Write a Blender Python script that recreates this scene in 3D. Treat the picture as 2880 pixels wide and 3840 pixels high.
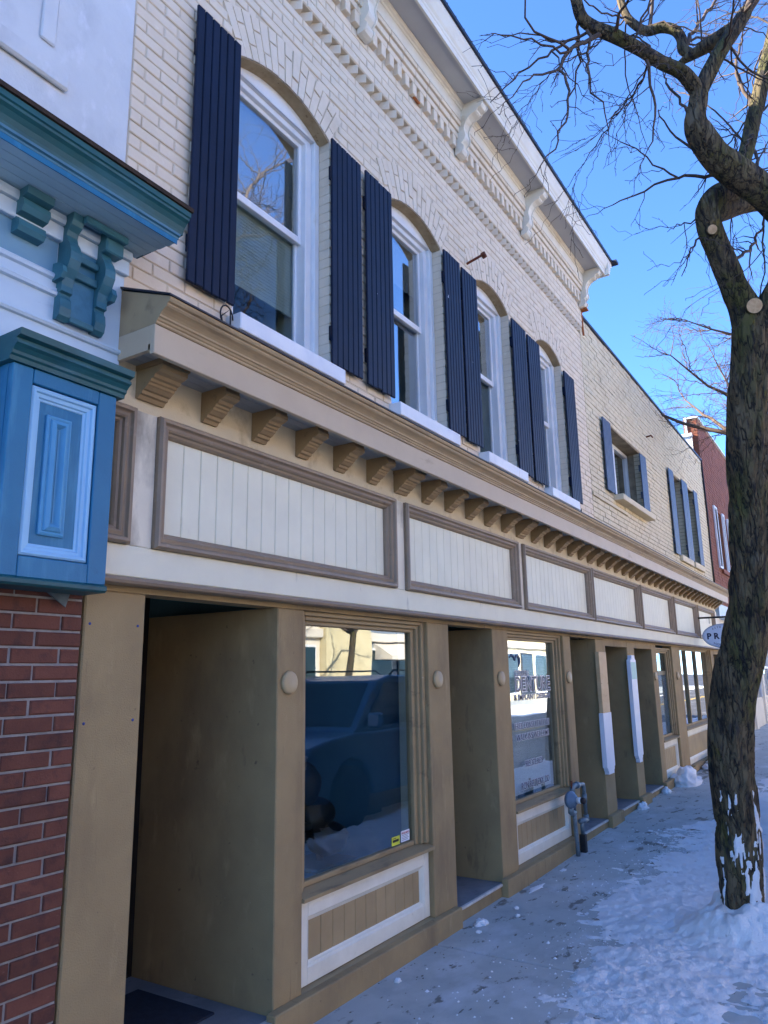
import bpy, bmesh, math, random
import numpy as np
from mathutils import Vector, Matrix, noise as mnoise

for o in list(bpy.data.objects): bpy.data.objects.remove(o)
scene = bpy.context.scene
col = scene.collection
R = math.radians
rng = random.Random(7)

# ------------------------------------------------------------------ camera
CAM_D, CAM_H = 2.75, 1.767
yaw, pitch, roll, FPX = 0.564992992, 0.214064721, -0.0170997803, 2807.519
fwd = Vector((math.cos(yaw)*math.cos(pitch), math.sin(yaw)*math.cos(pitch), math.sin(pitch)))
rgt = Vector((math.sin(yaw), -math.cos(yaw), 0.0))
upv = rgt.cross(fwd)
r2 = math.cos(roll)*rgt + math.sin(roll)*upv
u2 = -math.sin(roll)*rgt + math.cos(roll)*upv
cam = bpy.data.cameras.new('camera')
cam_o = bpy.data.objects.new('camera', cam); col.objects.link(cam_o)
cam_o.matrix_world = Matrix(((r2.x, u2.x, -fwd.x, 0), (r2.y, u2.y, -fwd.y, -CAM_D), (r2.z, u2.z, -fwd.z, CAM_H), (0, 0, 0, 1)))
cam.sensor_fit = 'VERTICAL'; cam.sensor_height = 36.0; cam.lens = FPX/3840*36.0
cam.clip_start = 0.05; cam.clip_end = 3000
scene.camera = cam_o

# ------------------------------------------------------------------ sky, sun, exposure
SUN_EL = R(33); SUN_AZ = (-0.42, 0.907)          # horizontal direction towards the sun (behind the row, from the left)
sdir = Vector((SUN_AZ[0]*math.cos(SUN_EL), SUN_AZ[1]*math.cos(SUN_EL), math.sin(SUN_EL))).normalized()
world = bpy.data.worlds.new('World'); scene.world = world; world.use_nodes = True
wn = world.node_tree.nodes; wl = world.node_tree.links
bgn = wn['Background']
sky = wn.new('ShaderNodeTexSky'); sky.sky_type = 'NISHITA'; sky.sun_disc = False
sky.sun_elevation = SUN_EL; sky.sun_rotation = math.atan2(sdir.x, sdir.y)
sky.altitude = 100; sky.air_density = 0.6; sky.dust_density = 0.0; sky.ozone_density = 10.0
wl.new(sky.outputs[0], bgn.inputs[0]); bgn.inputs[1].default_value = 0.15
sun = bpy.data.lights.new('sun', 'SUN'); sun.energy = 5.0; sun.angle = R(0.55); sun.color = (1.0, 0.93, 0.82)
sun_o = bpy.data.objects.new('sun', sun); col.objects.link(sun_o); sun_o.location = (0, 0, 30)
sun_o.rotation_euler = sdir.to_track_quat('Z', 'Y').to_euler()
scene.view_settings.view_transform = 'Standard'; scene.view_settings.look = 'None'
scene.view_settings.gamma = 1.0; scene.view_settings.exposure = 2.3
scene.render.engine = 'CYCLES'
scene.cycles.max_bounces = 8; scene.cycles.transparent_max_bounces = 12; scene.cycles.caustics_reflective = False; scene.cycles.caustics_refractive = False

# ------------------------------------------------------------------ helpers: materials
def lin(c):
    c = c/255.0
    return c/12.92 if c <= 0.04045 else ((c+0.055)/1.055)**2.4
def S(r, g, b): return (lin(r), lin(g), lin(b), 1.0)
MATS = {}
def mk(name, c1, c2=None, scale=6.0, rough=0.6, bump=0.0, bscale=80.0, layers=(), spec=0.4, metal=0.0, stretch=(1, 1, 1), contrast=(0.35, 0.65), rand=None, transl=None):
    """procedural paint: two tones by noise, extra layers = (colour, scale, lo, hi, stretch), fine bump; rand = per-object tone"""
    m = bpy.data.materials.new(name); m.use_nodes = True
    nt = m.node_tree; N = nt.nodes; L = nt.links
    b = N['Principled BSDF']; b.inputs['Roughness'].default_value = rough; b.inputs['Metallic'].default_value = metal
    b.inputs['Specular IOR Level'].default_value = spec
    geo = N.new('ShaderNodeNewGeometry')
    def noise(sc, st, det=6.0, ro=0.6):
        mp = N.new('ShaderNodeMapping'); mp.inputs['Scale'].default_value = st; L.new(geo.outputs['Position'], mp.inputs['Vector'])
        n = N.new('ShaderNodeTexNoise'); n.inputs['Scale'].default_value = sc; n.inputs['Detail'].default_value = det; n.inputs['Roughness'].default_value = ro
        L.new(mp.outputs[0], n.inputs['Vector']); return n
    def ramp(src, lo, hi):
        r = N.new('ShaderNodeMapRange'); r.inputs[1].default_value = lo; r.inputs[2].default_value = hi; r.clamp = True
        L.new(src, r.inputs[0]); return r.outputs[0]
    c2 = c2 or c1
    mix = N.new('ShaderNodeMix'); mix.data_type = 'RGBA'
    mix.inputs['A'].default_value = c1; mix.inputs['B'].default_value = c2
    L.new(ramp(noise(scale, stretch).outputs[0], *contrast), mix.inputs[0]); cur = mix.outputs['Result']
    for (lc, ls, lo, hi, st) in layers:
        k = N.new('ShaderNodeMix'); k.data_type = 'RGBA'; k.inputs['B'].default_value = lc
        L.new(cur, k.inputs['A']); L.new(ramp(noise(ls, st, 8.0).outputs[0], lo, hi), k.inputs[0]); cur = k.outputs['Result']
    if rand:
        oi = N.new('ShaderNodeObjectInfo'); h = N.new('ShaderNodeHueSaturation')
        r = N.new('ShaderNodeMapRange'); r.inputs[3].default_value = 1-rand; r.inputs[4].default_value = 1+rand
        L.new(oi.outputs['Random'], r.inputs[0]); L.new(r.outputs[0], h.inputs['Value']); L.new(cur, h.inputs['Color']); cur = h.outputs[0]
    L.new(cur, b.inputs['Base Color'])
    if bump:
        bp = N.new('ShaderNodeBump'); bp.inputs['Strength'].default_value = bump; bp.inputs['Distance'].default_value = 0.012 if 'snow' in name else 0.004
        L.new(noise(bscale, stretch, 5.0).outputs[0], bp.inputs['Height']); L.new(bp.outputs[0], b.inputs['Normal'])
    MATS[name] = m; return m
def glass(name, tint, boost=1.0, wave=0.0015, base=0.0, rough=0.0):
    m = bpy.data.materials.new(name); m.use_nodes = True
    nt = m.node_tree; N = nt.nodes; L = nt.links; N.clear()
    out = N.new('ShaderNodeOutputMaterial'); mx = N.new('ShaderNodeMixShader')
    gl = N.new('ShaderNodeBsdfGlossy'); gl.inputs['Roughness'].default_value = rough
    tr = N.new('ShaderNodeBsdfTransparent'); tr.inputs[0].default_value = tint
    lw = N.new('ShaderNodeLayerWeight'); lw.inputs[0].default_value = .5
    pw = N.new('ShaderNodeMath'); pw.operation = 'POWER'; pw.inputs[1].default_value = 5.0; L.new(lw.outputs['Facing'], pw.inputs[0])
    fr = N.new('ShaderNodeMath'); fr.operation = 'MULTIPLY_ADD'; fr.inputs[1].default_value = .957; fr.inputs[2].default_value = .043; L.new(pw.outputs[0], fr.inputs[0])
    ma = N.new('ShaderNodeMath'); ma.operation = 'MULTIPLY_ADD'; ma.inputs[1].default_value = boost; ma.inputs[2].default_value = base; ma.use_clamp = True
    geo = N.new('ShaderNodeNewGeometry'); n = N.new('ShaderNodeTexNoise'); n.inputs['Scale'].default_value = 1.7; n.inputs['Detail'].default_value = 1.0
    L.new(geo.outputs['Position'], n.inputs['Vector'])
    bp = N.new('ShaderNodeBump'); bp.inputs['Strength'].default_value = 1.0; bp.inputs['Distance'].default_value = wave; L.new(n.outputs[0], bp.inputs['Height'])
    L.new(bp.outputs[0], gl.inputs['Normal'])
    L.new(fr.outputs[0], ma.inputs[0]); L.new(ma.outputs[0], mx.inputs[0]); L.new(tr.outputs[0], mx.inputs[1]); L.new(gl.outputs[0], mx.inputs[2]); L.new(mx.outputs[0], out.inputs[0])
    MATS[name] = m; return m

mk('cream_brick', S(220, 203, 178), S(226, 210, 187), 5, .75, .35, 90, [(S(205, 187, 160), 2.2, .58, .80, (1, 1, 1)), (S(176, 146, 110), 9, .73, .80, (1, 1, 2)), (S(234, 224, 204), 14, .62, .75, (1, 1, 1)), (S(150, 132, 108), 5, .70, .84, (3, 1, .4))])
mk('cream_mortar', S(212, 196, 172), S(200, 184, 161), 12, .9, .5, 120)
mk('cream_brick_far', S(212, 196, 164), S(220, 206, 176), 4, .78, .4, 90, [(S(180, 160, 126), 1.6, .58, .78, (1, 1, 1)), (S(120, 104, 84), 10, .70, .76, (.6, 1, 3))])
mk('cream_mortar_far', S(160, 145, 120), S(126, 112, 92), 7, .9, .5, 120)
mk('red_brick', S(94, 53, 40), S(106, 62, 47), 9, .8, .6, 130, [(S(70, 42, 38), 14, .52, .72, (1, 1, 1)), (S(124, 82, 68), 60, .64, .72, (1, 1, 2)), (S(58, 38, 36), 4, .60, .76, (1, 1, .5)), (S(225, 222, 220), 26, .750, .762, (1.6, 1, .5))], rand=.22)
mk('grey_mortar', S(150, 146, 142), S(128, 124, 122), 20, .9, .6, 140)
mk('far_red_brick', S(134, 74, 48), S(114, 62, 42), 3, .8, .5, 100, [(S(106, 62, 46), 12, .56, .72, (1, 1, 2))])
mk('far_red_mortar', S(134, 96, 76), S(116, 82, 66), 9, .9)
mk('navy_paint', S(13, 23, 46), S(10, 18, 38), 10, .5, .25, 60, [(S(18, 29, 54), 3, .5, .8, (1, 1, .2)), (S(225, 225, 228), 34, .745, .76, (1, 1, .3))], spec=.25)
mk('white_trim', S(232, 233, 232), S(222, 224, 226), 4, .4, .08, 60, [(S(196, 184, 160), 7, .66, .80, (1.5, 1, .3))])
mk('aged_sill', S(232, 234, 236), S(218, 222, 228), 5, .5, .15, 60, [(S(176, 160, 128), 9, .64, .76, (2.5, 1, .25)), (S(110, 98, 84), 20, .70, .78, (2.5, 1, .3))])
mk('cornice_white', S(230, 223, 208), S(219, 211, 196), 3, .55, .25, 70, [(S(192, 172, 140), 4, .58, .78, (.5, 1, 1)), (S(132, 100, 72), 18, .70, .77, (.3, 1, 1))])
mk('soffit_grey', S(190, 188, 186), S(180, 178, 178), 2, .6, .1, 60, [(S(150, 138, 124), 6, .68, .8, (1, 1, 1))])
mk('roof_metal', S(34, 40, 56), S(26, 30, 42), 6, .45, .1, 40)
mk('tan_render', S(160, 137, 97), S(147, 125, 89), 3.2, .85, .7, 150, [(S(126, 106, 77), 1.7, .50, .70, (1.4, 1, .5)), (S(178, 154, 112), 7, .60, .78, (1.5, 1, .4)), (S(96, 80, 60), 16, .66, .76, (1, 1, 1)), (S(108, 91, 68), 6, .62, .78, (5, 1, .35)), (S(196, 184, 160), 34, .735, .755, (1, 1, .6))])
mk('tan_wood', S(160, 138, 100), S(146, 126, 93), 5, .65, .25, 60, [(S(108, 92, 70), 9, .58, .74, (.25, 1, 1)), (S(190, 178, 156), 24, .68, .76, (.2, 1, 1))], stretch=(.3, 1, 1))
mk('bracket_tan', S(158, 132, 94), S(146, 121, 86), 8, .6, .2, 70, [(S(116, 96, 70), 12, .62, .76, (1, 1, 1))])
mk('ledge_beige', S(196, 176, 147), S(189, 169, 141), 4, .55, .1, 60, [(S(160, 138, 110), 8, .64, .80, (.3, 1, 1)), (S(150, 128, 100), 7, .68, .8, (4, 1, .5))])
mk('ledge_crown', S(176, 152, 115), S(164, 141, 107), 6, .55, .12, 60, [(S(124, 104, 78), 10, .58, .76, (.2, 1, 1))])
mk('soffit_board', S(166, 168, 162), S(152, 153, 148), 4, .6, .1, 60, [(S(124, 116, 102), 9, .66, .8, (1, 1, 1))])
mk('frieze_cream', S(212, 198, 168), S(203, 188, 158), 3, .75, .4, 120, [(S(150, 132, 104), 5, .54, .76, (1, 1, .8)), (S(228, 218, 196), 8, .62, .8, (1, 1, 1))])
mk('fascia_white', S(225, 220, 196), S(217, 212, 189), 3, .6, .12, 60, [(S(150, 142, 128), 4.5, .64, .84, (2.5, 1, .6)), (S(96, 90, 84), 40, .75, .765, (1, 1, 1)), (S(180, 166, 142), 9, .68, .8, (4, 1, .5))])
mk('mould_taupe', S(144, 124, 100), S(131, 113, 92), 6, .5, .2, 60, [(S(162, 144, 122), 12, .58, .78, (1, 1, 1)), (S(96, 82, 70), 9, .66, .8, (1, 1, 1))], spec=.5)
mk('stile_white', S(226, 218, 196), S(218, 210, 189), 3, .6, .12, 60, [(S(128, 121, 110), 2.6, .50, .74, (1.5, 1, .7)), (S(88, 82, 76), 40, .74, .76, (1, 1, 1))])
mk('soffit_brown', S(172, 150, 116), S(150, 128, 96), 12, .9, .5, 90, [(S(96, 70, 46), 18, .62, .74, (1, 1, 1))])  # brown strip with darker blotches, lining the underside of each arch
mk('panel_white', S(226, 222, 198), S(218, 214, 191), 4, .55, .1, 60, [(S(182, 174, 158), 6, .66, .84, (2, 1, .7))], rand=.025)
mk('stall_white', S(232, 227, 210), S(220, 214, 196), 5, .55, .15, 60, [(S(150, 138, 116), 14, .66, .78, (1, 1, 1)), (S(112, 100, 84), 36, .72, .76, (1, 1, 1))])
mk('stall_tan', S(168, 145, 106), S(157, 135, 98), 5, .6, .15, 60, rand=.05)
mk('step_paint', S(126, 130, 134), S(108, 112, 118), 5, .6, .3, 60, [(S(84, 88, 94), 9, .58, .75, (1, 1, 1)), (S(170, 174, 178), 6, .64, .8, (1, 1, 1))])
mk('nosing', S(206, 204, 198), S(176, 172, 164), 14, .6)
mk('disc_cover', S(182, 158, 116), S(172, 149, 110), 10, .55, .1, 60)
mk('blue_paint', S(32, 114, 152), S(26, 104, 142), 3, .5, .2, 90, [(S(74, 148, 182), 5, .56, .80, (2.5, 1, .3)), (S(24, 84, 116), 7, .62, .78, (1, 1, 1)), (S(150, 200, 224), 30, .73, .755, (1, 1, .5))])
mk('blue_frame', S(148, 196, 226), S(140, 188, 220), 4, .5, .1, 60, [(S(60, 90, 110), 50, .75, .77, (1, 1, 1))])
mk('blue_raised', S(92, 156, 192), S(84, 148, 186), 4, .5, .1, 60)
mk('teal_paint', S(30, 90, 96), S(24, 76, 82), 4, .5, .1, 60, [(S(50, 112, 132), 5, .58, .8, (.3, 1, 1))])
mk('dark_teal', S(62, 116, 130), S(50, 98, 110), 5, .5, .1, 60, [(S(118, 92, 76), 12, .72, .78, (1, 1, 1))])
mk('blue_soffit', S(166, 194, 204), S(156, 184, 196), 3, .55)
mk('pale_blue_white', S(196, 214, 226), S(186, 205, 219), 3, .55, .15, 60, [(S(150, 168, 182), 6, .64, .8, (.4, 1, 1))])
mk('stucco', S(210, 213, 214), S(200, 204, 206), 2.2, .8, .6, 40, [(S(180, 185, 190), 3, .50, .74, (1, 1, .7)), (S(228, 229, 234), 5, .56, .76, (1.4, 1, .8)), (S(150, 142, 140), 9, .72, .82, (1, 1, 1))])
mk('shingle', S(64, 48, 34), S(44, 36, 30), 30, .9, .8, 90)
mk('concrete', S(180, 183, 178), S(170, 173, 169), 2.0, .75, .5, 120, [(S(158, 161, 158), 3.2, .48, .72, (1, 1, 1)), (S(200, 203, 204), 1.3, .52, .70, (1, 1.6, 1)), (S(116, 114, 106), 5.0, .595, .64, (.7, 1.5, 1)), (S(102, 100, 92), 11, .635, .67, (.6, 1.6, 1)), (S(208, 212, 216), 26, .68, .76, (1, 1, 1)), (S(150, 151, 148), 40, .62, .76, (1, 1, 1))])
mk('kerb_concrete', S(150, 148, 144), S(126, 124, 120), 4, .85, .6, 90)
mk('asphalt', S(70, 70, 72), S(58, 58, 60), 6, .85, .7, 90, [(S(150, 152, 158), 1.2, .56, .75, (.3, 1, 1))])
mk('dark_floor', S(60, 66, 78), S(48, 54, 66), 3, .8)
mk('room_wall', S(84, 124, 142), S(74, 112, 132), 2, .9)
mk('room_pale', S(206, 203, 182), S(192, 190, 170), 2, .8)
mk('recess_shade', S(30, 25, 21), S(24, 20, 17), 6, .5)  # near-black door and ceiling colour, put in to deepen the doorway shade
mk('galvanised', S(120, 134, 140), S(96, 110, 118), 14, .5, .3, 90, [(S(84, 70, 56), 22, .64, .74, (1, 1, 1)), (S(150, 164, 168), 10, .62, .76, (1, 1, 1))], metal=.35)
mk('regulator_grey', S(104, 122, 140), S(92, 110, 128), 8, .45, .1, 60, metal=.2)
mk('black_rubber', S(20, 20, 24), S(30, 30, 34), 10, .6)
mk('white_plastic', S(226, 228, 230), S(216, 218, 222), 6, .45)
mk('rust', S(120, 62, 34), S(84, 44, 28), 30, .8, .5, 120)
mk('rust_orange', S(176, 104, 52), S(140, 78, 42), 30, .8, .4, 120)
mk('sign_ply', S(206, 176, 132), S(196, 164, 120), 3, .6, .15, 60, [(S(168, 132, 92), 6, .62, .78, (1, 1, 4))], stretch=(1, 1, 3))
mk('sign_white', S(226, 228, 234), S(218, 221, 228), 3, .5, .08, 60, [(S(196, 192, 196), 6, .62, .78, (1, 1, .3))])
mk('sign_green', S(170, 206, 200), S(156, 196, 190), 4, .5)
mk('oval_face', S(202, 214, 232), S(196, 208, 228), 4, .4)
mk('oval_rim', S(108, 132, 160), S(98, 122, 152), 6, .4)
mk('navy_letter', S(22, 34, 74), S(20, 30, 68), 8, .4)
mk('grey_letter', S(88, 104, 130), S(80, 96, 122), 8, .4)
mk('white_letter', S(232, 234, 238), S(226, 228, 234), 8, .4)
mk('sticker_yellow', S(214, 216, 70), S(206, 208, 66), 8, .4)
mk('sticker_red', S(176, 44, 44), S(168, 40, 40), 8, .4)
mk('snow', S(240, 240, 238), S(230, 231, 231), 3, .7, 1.0, 110, [(S(206, 206, 204), 5, .58, .80, (1, 1, 1)), (S(176, 168, 154), 9, .66, .76, (.7, 1.3, 1)), (S(132, 116, 94), 26, .70, .76, (1, 1, 1))], spec=.3)
mk('clean_snow', S(240, 241, 242), S(232, 234, 236), 3, .65, .9, 90, [(S(214, 217, 222), 6, .64, .82, (1, 1, 1))], spec=.3)
def mk_bark(name):
    m = mk(name, S(92, 79, 56), S(106, 93, 70), 9, .95, 0, 55, [(S(82, 80, 42), 4.0, .48, .62, (1, 1, .45)), (S(122, 104, 40), 8, .64, .72, (1, 1, .55)), (S(112, 106, 92), 7, .60, .70, (1, 1, .3)), (S(56, 51, 46), 30, .52, .62, (1, 1, .12))], stretch=(1, 1, .35))
    nt = m.node_tree; N = nt.nodes; L = nt.links; b = N['Principled BSDF']; cur = b.inputs['Base Color'].links[0].from_socket
    geo = N.new('ShaderNodeNewGeometry'); hs = []
    for sc, st, w in ((13.0, .17, .030), (30.0, .22, .045)):
        mp = N.new('ShaderNodeMapping'); mp.inputs['Scale'].default_value = (1, 1, st); L.new(geo.outputs['Position'], mp.inputs['Vector'])
        n = N.new('ShaderNodeTexNoise'); n.inputs['Scale'].default_value = sc; n.inputs['Detail'].default_value = 3.0; n.inputs['Roughness'].default_value = .55; L.new(mp.outputs[0], n.inputs['Vector'])
        a = N.new('ShaderNodeMath'); a.operation = 'SUBTRACT'; a.inputs[1].default_value = .5; L.new(n.outputs[0], a.inputs[0])
        d = N.new('ShaderNodeMath'); d.operation = 'ABSOLUTE'; L.new(a.outputs[0], d.inputs[0])
        r = N.new('ShaderNodeMapRange'); r.inputs[1].default_value = 0.0; r.inputs[2].default_value = w; L.new(d.outputs[0], r.inputs[0]); hs.append(r.outputs[0])
    mn = N.new('ShaderNodeMath'); mn.operation = 'MINIMUM'; L.new(hs[0], mn.inputs[0]); L.new(hs[1], mn.inputs[1])
    k = N.new('ShaderNodeMix'); k.data_type = 'RGBA'; k.inputs['A'].default_value = S(30, 27, 24); L.new(cur, k.inputs['B']); L.new(hs[0], k.inputs[0]); L.new(k.outputs['Result'], b.inputs['Base Color'])
    bp = N.new('ShaderNodeBump'); bp.inputs['Strength'].default_value = 1.0; bp.inputs['Distance'].default_value = .012; L.new(mn.outputs[0], bp.inputs['Height']); L.new(bp.outputs[0], b.inputs['Normal'])
mk_bark('bark')
mk('twig', S(92, 76, 64), S(70, 58, 50), 16, .8, 0, 60)
mk('pale_twig', S(98, 78, 62), S(82, 66, 54), 16, .8)
mk('cut_wood', S(206, 174, 134), S(184, 148, 108), 50, .7, .1, 90)
mk('chair_black', S(16, 20, 22), S(26, 30, 30), 10, .5)
mk('car_paint', S(62, 98, 126), S(56, 90, 118), 3, .25, spec=.6)
mk('tyre', S(22, 22, 24), S(30, 30, 32), 12, .8)
mk('alloy', S(150, 152, 156), S(130, 132, 138), 8, .35, metal=.8)
mk('chrome_dark', S(40, 42, 46), S(34, 36, 40), 8, .4, metal=.5)
mk('lamp_lens', S(200, 204, 208), S(180, 186, 192), 10, .2)
mk('yellow_brick', S(226, 212, 172), S(214, 198, 156), 2, .8, .4, 60, [(S(196, 178, 134), 6, .6, .75, (1, 1, 2))])
mk('grey_front', S(128, 138, 150), S(116, 126, 140), 2, .7)
mk('cream_front', S(226, 216, 200), S(216, 206, 190), 2, .7)
mk('orange_brick', S(206, 158, 88), S(190, 142, 78), 2, .8)
mk('shading_brick', S(88, 60, 50), S(78, 52, 44), 2, .8)
mk('yellow_line', S(200, 164, 60), S(180, 148, 60), 4, .8)
glass('shop_glass', (.88, .95, .97, 1), 2.8, .0012)
glass('upper_glass', (.92, .96, .98, 1), 2.8, .0016, .20)
glass('screened_glass', (.72, .78, .80, 1), 1.0, .0014, .0)
glass('car_glass', (.40, .46, .46, 1), 1.3, .0)

# ------------------------------------------------------------------ helpers: meshes
class MB:
    def __init__(s): s.v = []; s.f = []
    def add(s, vs, fs):
        b = len(s.v); s.v += [tuple(p) for p in vs]; s.f += [tuple(i+b for i in f) for f in fs]; return s
    def box(s, x0, x1, y0, y1, z0, z1):
        return s.add([(x0, y0, z0), (x1, y0, z0), (x1, y1, z0), (x0, y1, z0), (x0, y0, z1), (x1, y0, z1), (x1, y1, z1), (x0, y1, z1)],
                     [(0, 3, 2, 1), (4, 5, 6, 7), (0, 1, 5, 4), (1, 2, 6, 5), (2, 3, 7, 6), (3, 0, 4, 7)])
    def cbox(s, x0, x1, y0, y1, z0, z1, c=.004):
        """box with a chamfered front face (towards -Y) and chamfered upright edges"""
        ring = lambda d, y: [(x0+d, y, z0+d), (x1-d, y, z0+d), (x1-d, y, z1-d), (x0+d, y, z1-d)]
        vs = ring(c, y0)+ring(0, y0+c)+ring(0, y1)
        fs = [(0, 1, 2, 3)]+[(i, 4+i, 4+(i+1) % 4, (i+1) % 4) for i in range(4)]+[(4+i, 8+i, 8+(i+1) % 4, 4+(i+1) % 4) for i in range(4)]+[(11, 10, 9, 8)]
        return s.add(vs, fs)
    def rbox(s, x0, x1, y0, y1, z0, z1, c=.004):
        """box chamfered on every edge"""
        vs = []; idx = {}
        for ix, x in enumerate((x0, x1)):
            for iy, y in enumerate((y0, y1)):
                for iz, z in enumerate((z0, z1)):
                    sx, sy, sz = (1, -1)[ix]*c, (1, -1)[iy]*c, (1, -1)[iz]*c
                    for a, p in enumerate(((x, y+sy, z+sz), (x+sx, y, z+sz), (x+sx, y+sy, z))):
                        idx[(ix, iy, iz, a)] = len(vs); vs.append(p)
        fs = []
        g = lambda *k: idx[k]
        for i in (0, 1):
            q = [g(i, 0, 0, 0), g(i, 1, 0, 0), g(i, 1, 1, 0), g(i, 0, 1, 0)]; fs.append(q if i else q[::-1])
            q = [g(0, i, 0, 1), g(1, i, 0, 1), g(1, i, 1, 1), g(0, i, 1, 1)]; fs.append(q[::-1] if i else q)
            q = [g(0, 0, i, 2), g(1, 0, i, 2), g(1, 1, i, 2), g(0, 1, i, 2)]; fs.append(q if i else q[::-1])
        for a in (0, 1):
            for b in (0, 1):
                fs.append([g(a, b, 0, 0), g(a, b, 0, 1), g(a, b, 1, 1), g(a, b, 1, 0)])
                fs.append([g(a, 0, b, 0), g(a, 0, b, 2), g(a, 1, b, 2), g(a, 1, b, 0)])
                fs.append([g(0, a, b, 1), g(0, a, b, 2), g(1, a, b, 2), g(1, a, b, 1)])
        for k in idx:
            if k[3] == 0: fs.append([g(k[0], k[1], k[2], 0), g(k[0], k[1], k[2], 1), g(k[0], k[1], k[2], 2)])
        return s.add(vs, fs)
    def prism(s, pts, axis, a, b):
        """closed outline extruded: axis 'x' pts=(y,z); 'y' pts=(x,z); 'z' pts=(x,y)"""
        put = {'x': lambda p, t: (t, p[0], p[1]), 'y': lambda p, t: (p[0], t, p[1]), 'z': lambda p, t: (p[0], p[1], t)}[axis]
        n = len(pts); vs = [put(p, a) for p in pts]+[put(p, b) for p in pts]
        return s.add(vs, [tuple(range(n)), tuple(range(2*n-1, n-1, -1))]+[(i, n+i, n+(i+1) % n, (i+1) % n) for i in range(n)])
    def frame(s, x0, x1, z0, z1, prof):
        """mitred picture-frame moulding: prof = (inset, y) from outside to inside"""
        loops = [[(x0+d, y, z0+d), (x1-d, y, z0+d), (x1-d, y, z1-d), (x0+d, y, z1-d)] for d, y in prof]
        for p, q in zip(loops, loops[1:]):
            for i in range(4): j = (i+1) % 4; s.add([p[i], p[j], q[j], q[i]], [(0, 1, 2, 3)])
        return s
    def tube(s, pts, rad, n=8, cap=True):
        pts = [Vector(p) for p in pts]; rad = rad if hasattr(rad, '__len__') else [rad]*len(pts)
        t0 = (pts[1]-pts[0]).normalized(); ref = Vector((0, 0, 1)) if abs(t0.z) < .9 else Vector((1, 0, 0))
        u = t0.cross(ref).normalized(); rings = []
        for i, p in enumerate(pts):
            t = (pts[min(i+1, len(pts)-1)]-pts[max(i-1, 0)])
            t = t.normalized() if t.length > 1e-9 else t0
            u = (u-t*u.dot(t)); u = u.normalized() if u.length > 1e-6 else t.orthogonal().normalized()
            w = t.cross(u); rings.append([p+(u*math.cos(a)+w*math.sin(a))*rad[i] for a in [2*math.pi*k/n for k in range(n)]])
        vs = [q for r in rings for q in r]; fs = []
        for i in range(len(rings)-1):
            for k in range(n): fs.append((i*n+k, i*n+(k+1) % n, (i+1)*n+(k+1) % n, (i+1)*n+k))
        if cap: fs += [tuple(range(n-1, -1, -1)), tuple(range((len(rings)-1)*n, len(rings)*n))]
        return s.add(vs, fs)
    def lathe(s, c, axis, prof, n=24):
        """prof = (radius, along) revolved round axis through c"""
        ax = Vector(axis).normalized(); u = ax.orthogonal().normalized(); w = ax.cross(u); c = Vector(c); vs = []
        for r, t in prof: vs += [c+ax*t+(u*math.cos(2*math.pi*k/n)+w*math.sin(2*math.pi*k/n))*r for k in range(n)]
        fs = [(i*n+k, i*n+(k+1) % n, (i+1)*n+(k+1) % n, (i+1)*n+k) for i in range(len(prof)-1) for k in range(n)]
        fs += [tuple(range(n-1, -1, -1)), tuple(range((len(prof)-1)*n, len(prof)*n))]
        return s.add(vs, fs)
    def mesh(s, name, mat, smooth=False):
        me = bpy.data.meshes.new(name); me.from_pydata(s.v, [], s.f); me.validate()
        bm = bmesh.new(); bm.from_mesh(me); bmesh.ops.recalc_face_normals(bm, faces=bm.faces); bm.to_mesh(me); bm.free()
        if smooth: me.polygons.foreach_set('use_smooth', [True]*len(me.polygons))
        me.materials.append(MATS[mat]); return me
    def build(s, name, mat, parent=None, smooth=False, kind=None, label=None):
        return link(name, s.mesh(name, mat, smooth), parent, (0, 0, 0), kind, label)
def wloc(o):
    v = Vector(o.location)
    while o.parent: o = o.parent; v += Vector(o.location)
    return v
def link(name, me, parent=None, loc=(0, 0, 0), kind=None, label=None):
    o = bpy.data.objects.new(name, me); col.objects.link(o)
    o.location = loc
    if parent: o.parent = parent; o.location = Vector(loc)-wloc(parent)
    if kind: o['kind'] = kind
    if label: o['label'] = label
    return o
def thing(name, label, cat, loc=(0, 0, 0), group=None):
    o = bpy.data.objects.new(name, None); col.objects.link(o); o.location = loc; o.empty_display_size = .2
    return tag(o, label, cat, group)
def tag(o, label, cat, group=None):
    o['label'] = label; o['category'] = cat
    if group: o['group'] = group
    return o
def project(x, y, z):
    d = Vector((x, y+CAM_D, z-CAM_H)); dep = d.dot(fwd)
    if dep < .1: return None
    return 1440+FPX*d.dot(r2)/dep, 1920-FPX*d.dot(u2)/dep, dep
def text(name, body, size, loc, mat, parent, sx=1.0, off=0.0, align='LEFT', ext=.0006, rot=(R(90), 0, 0), space=1.0):
    c = bpy.data.curves.new(name, 'FONT'); c.body = body; c.size = size; c.align_x = align; c.offset = off; c.extrude = ext; c.resolution_u = 3; c.space_character = space
    t = bpy.data.objects.new(name, c); col.objects.link(t); bpy.context.view_layer.update()
    me = bpy.data.meshes.new_from_object(t.evaluated_get(bpy.context.evaluated_depsgraph_get()))
    bpy.data.objects.remove(t); me.materials.clear(); me.materials.append(MATS[mat])
    o = link(name, me, parent, loc); o.rotation_euler = rot; o.scale = (sx, 1, 1); return o
def gz(x):
    if x < 6: return 0.0
    return .0125*(x-6) if x < 20 else .175
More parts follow.
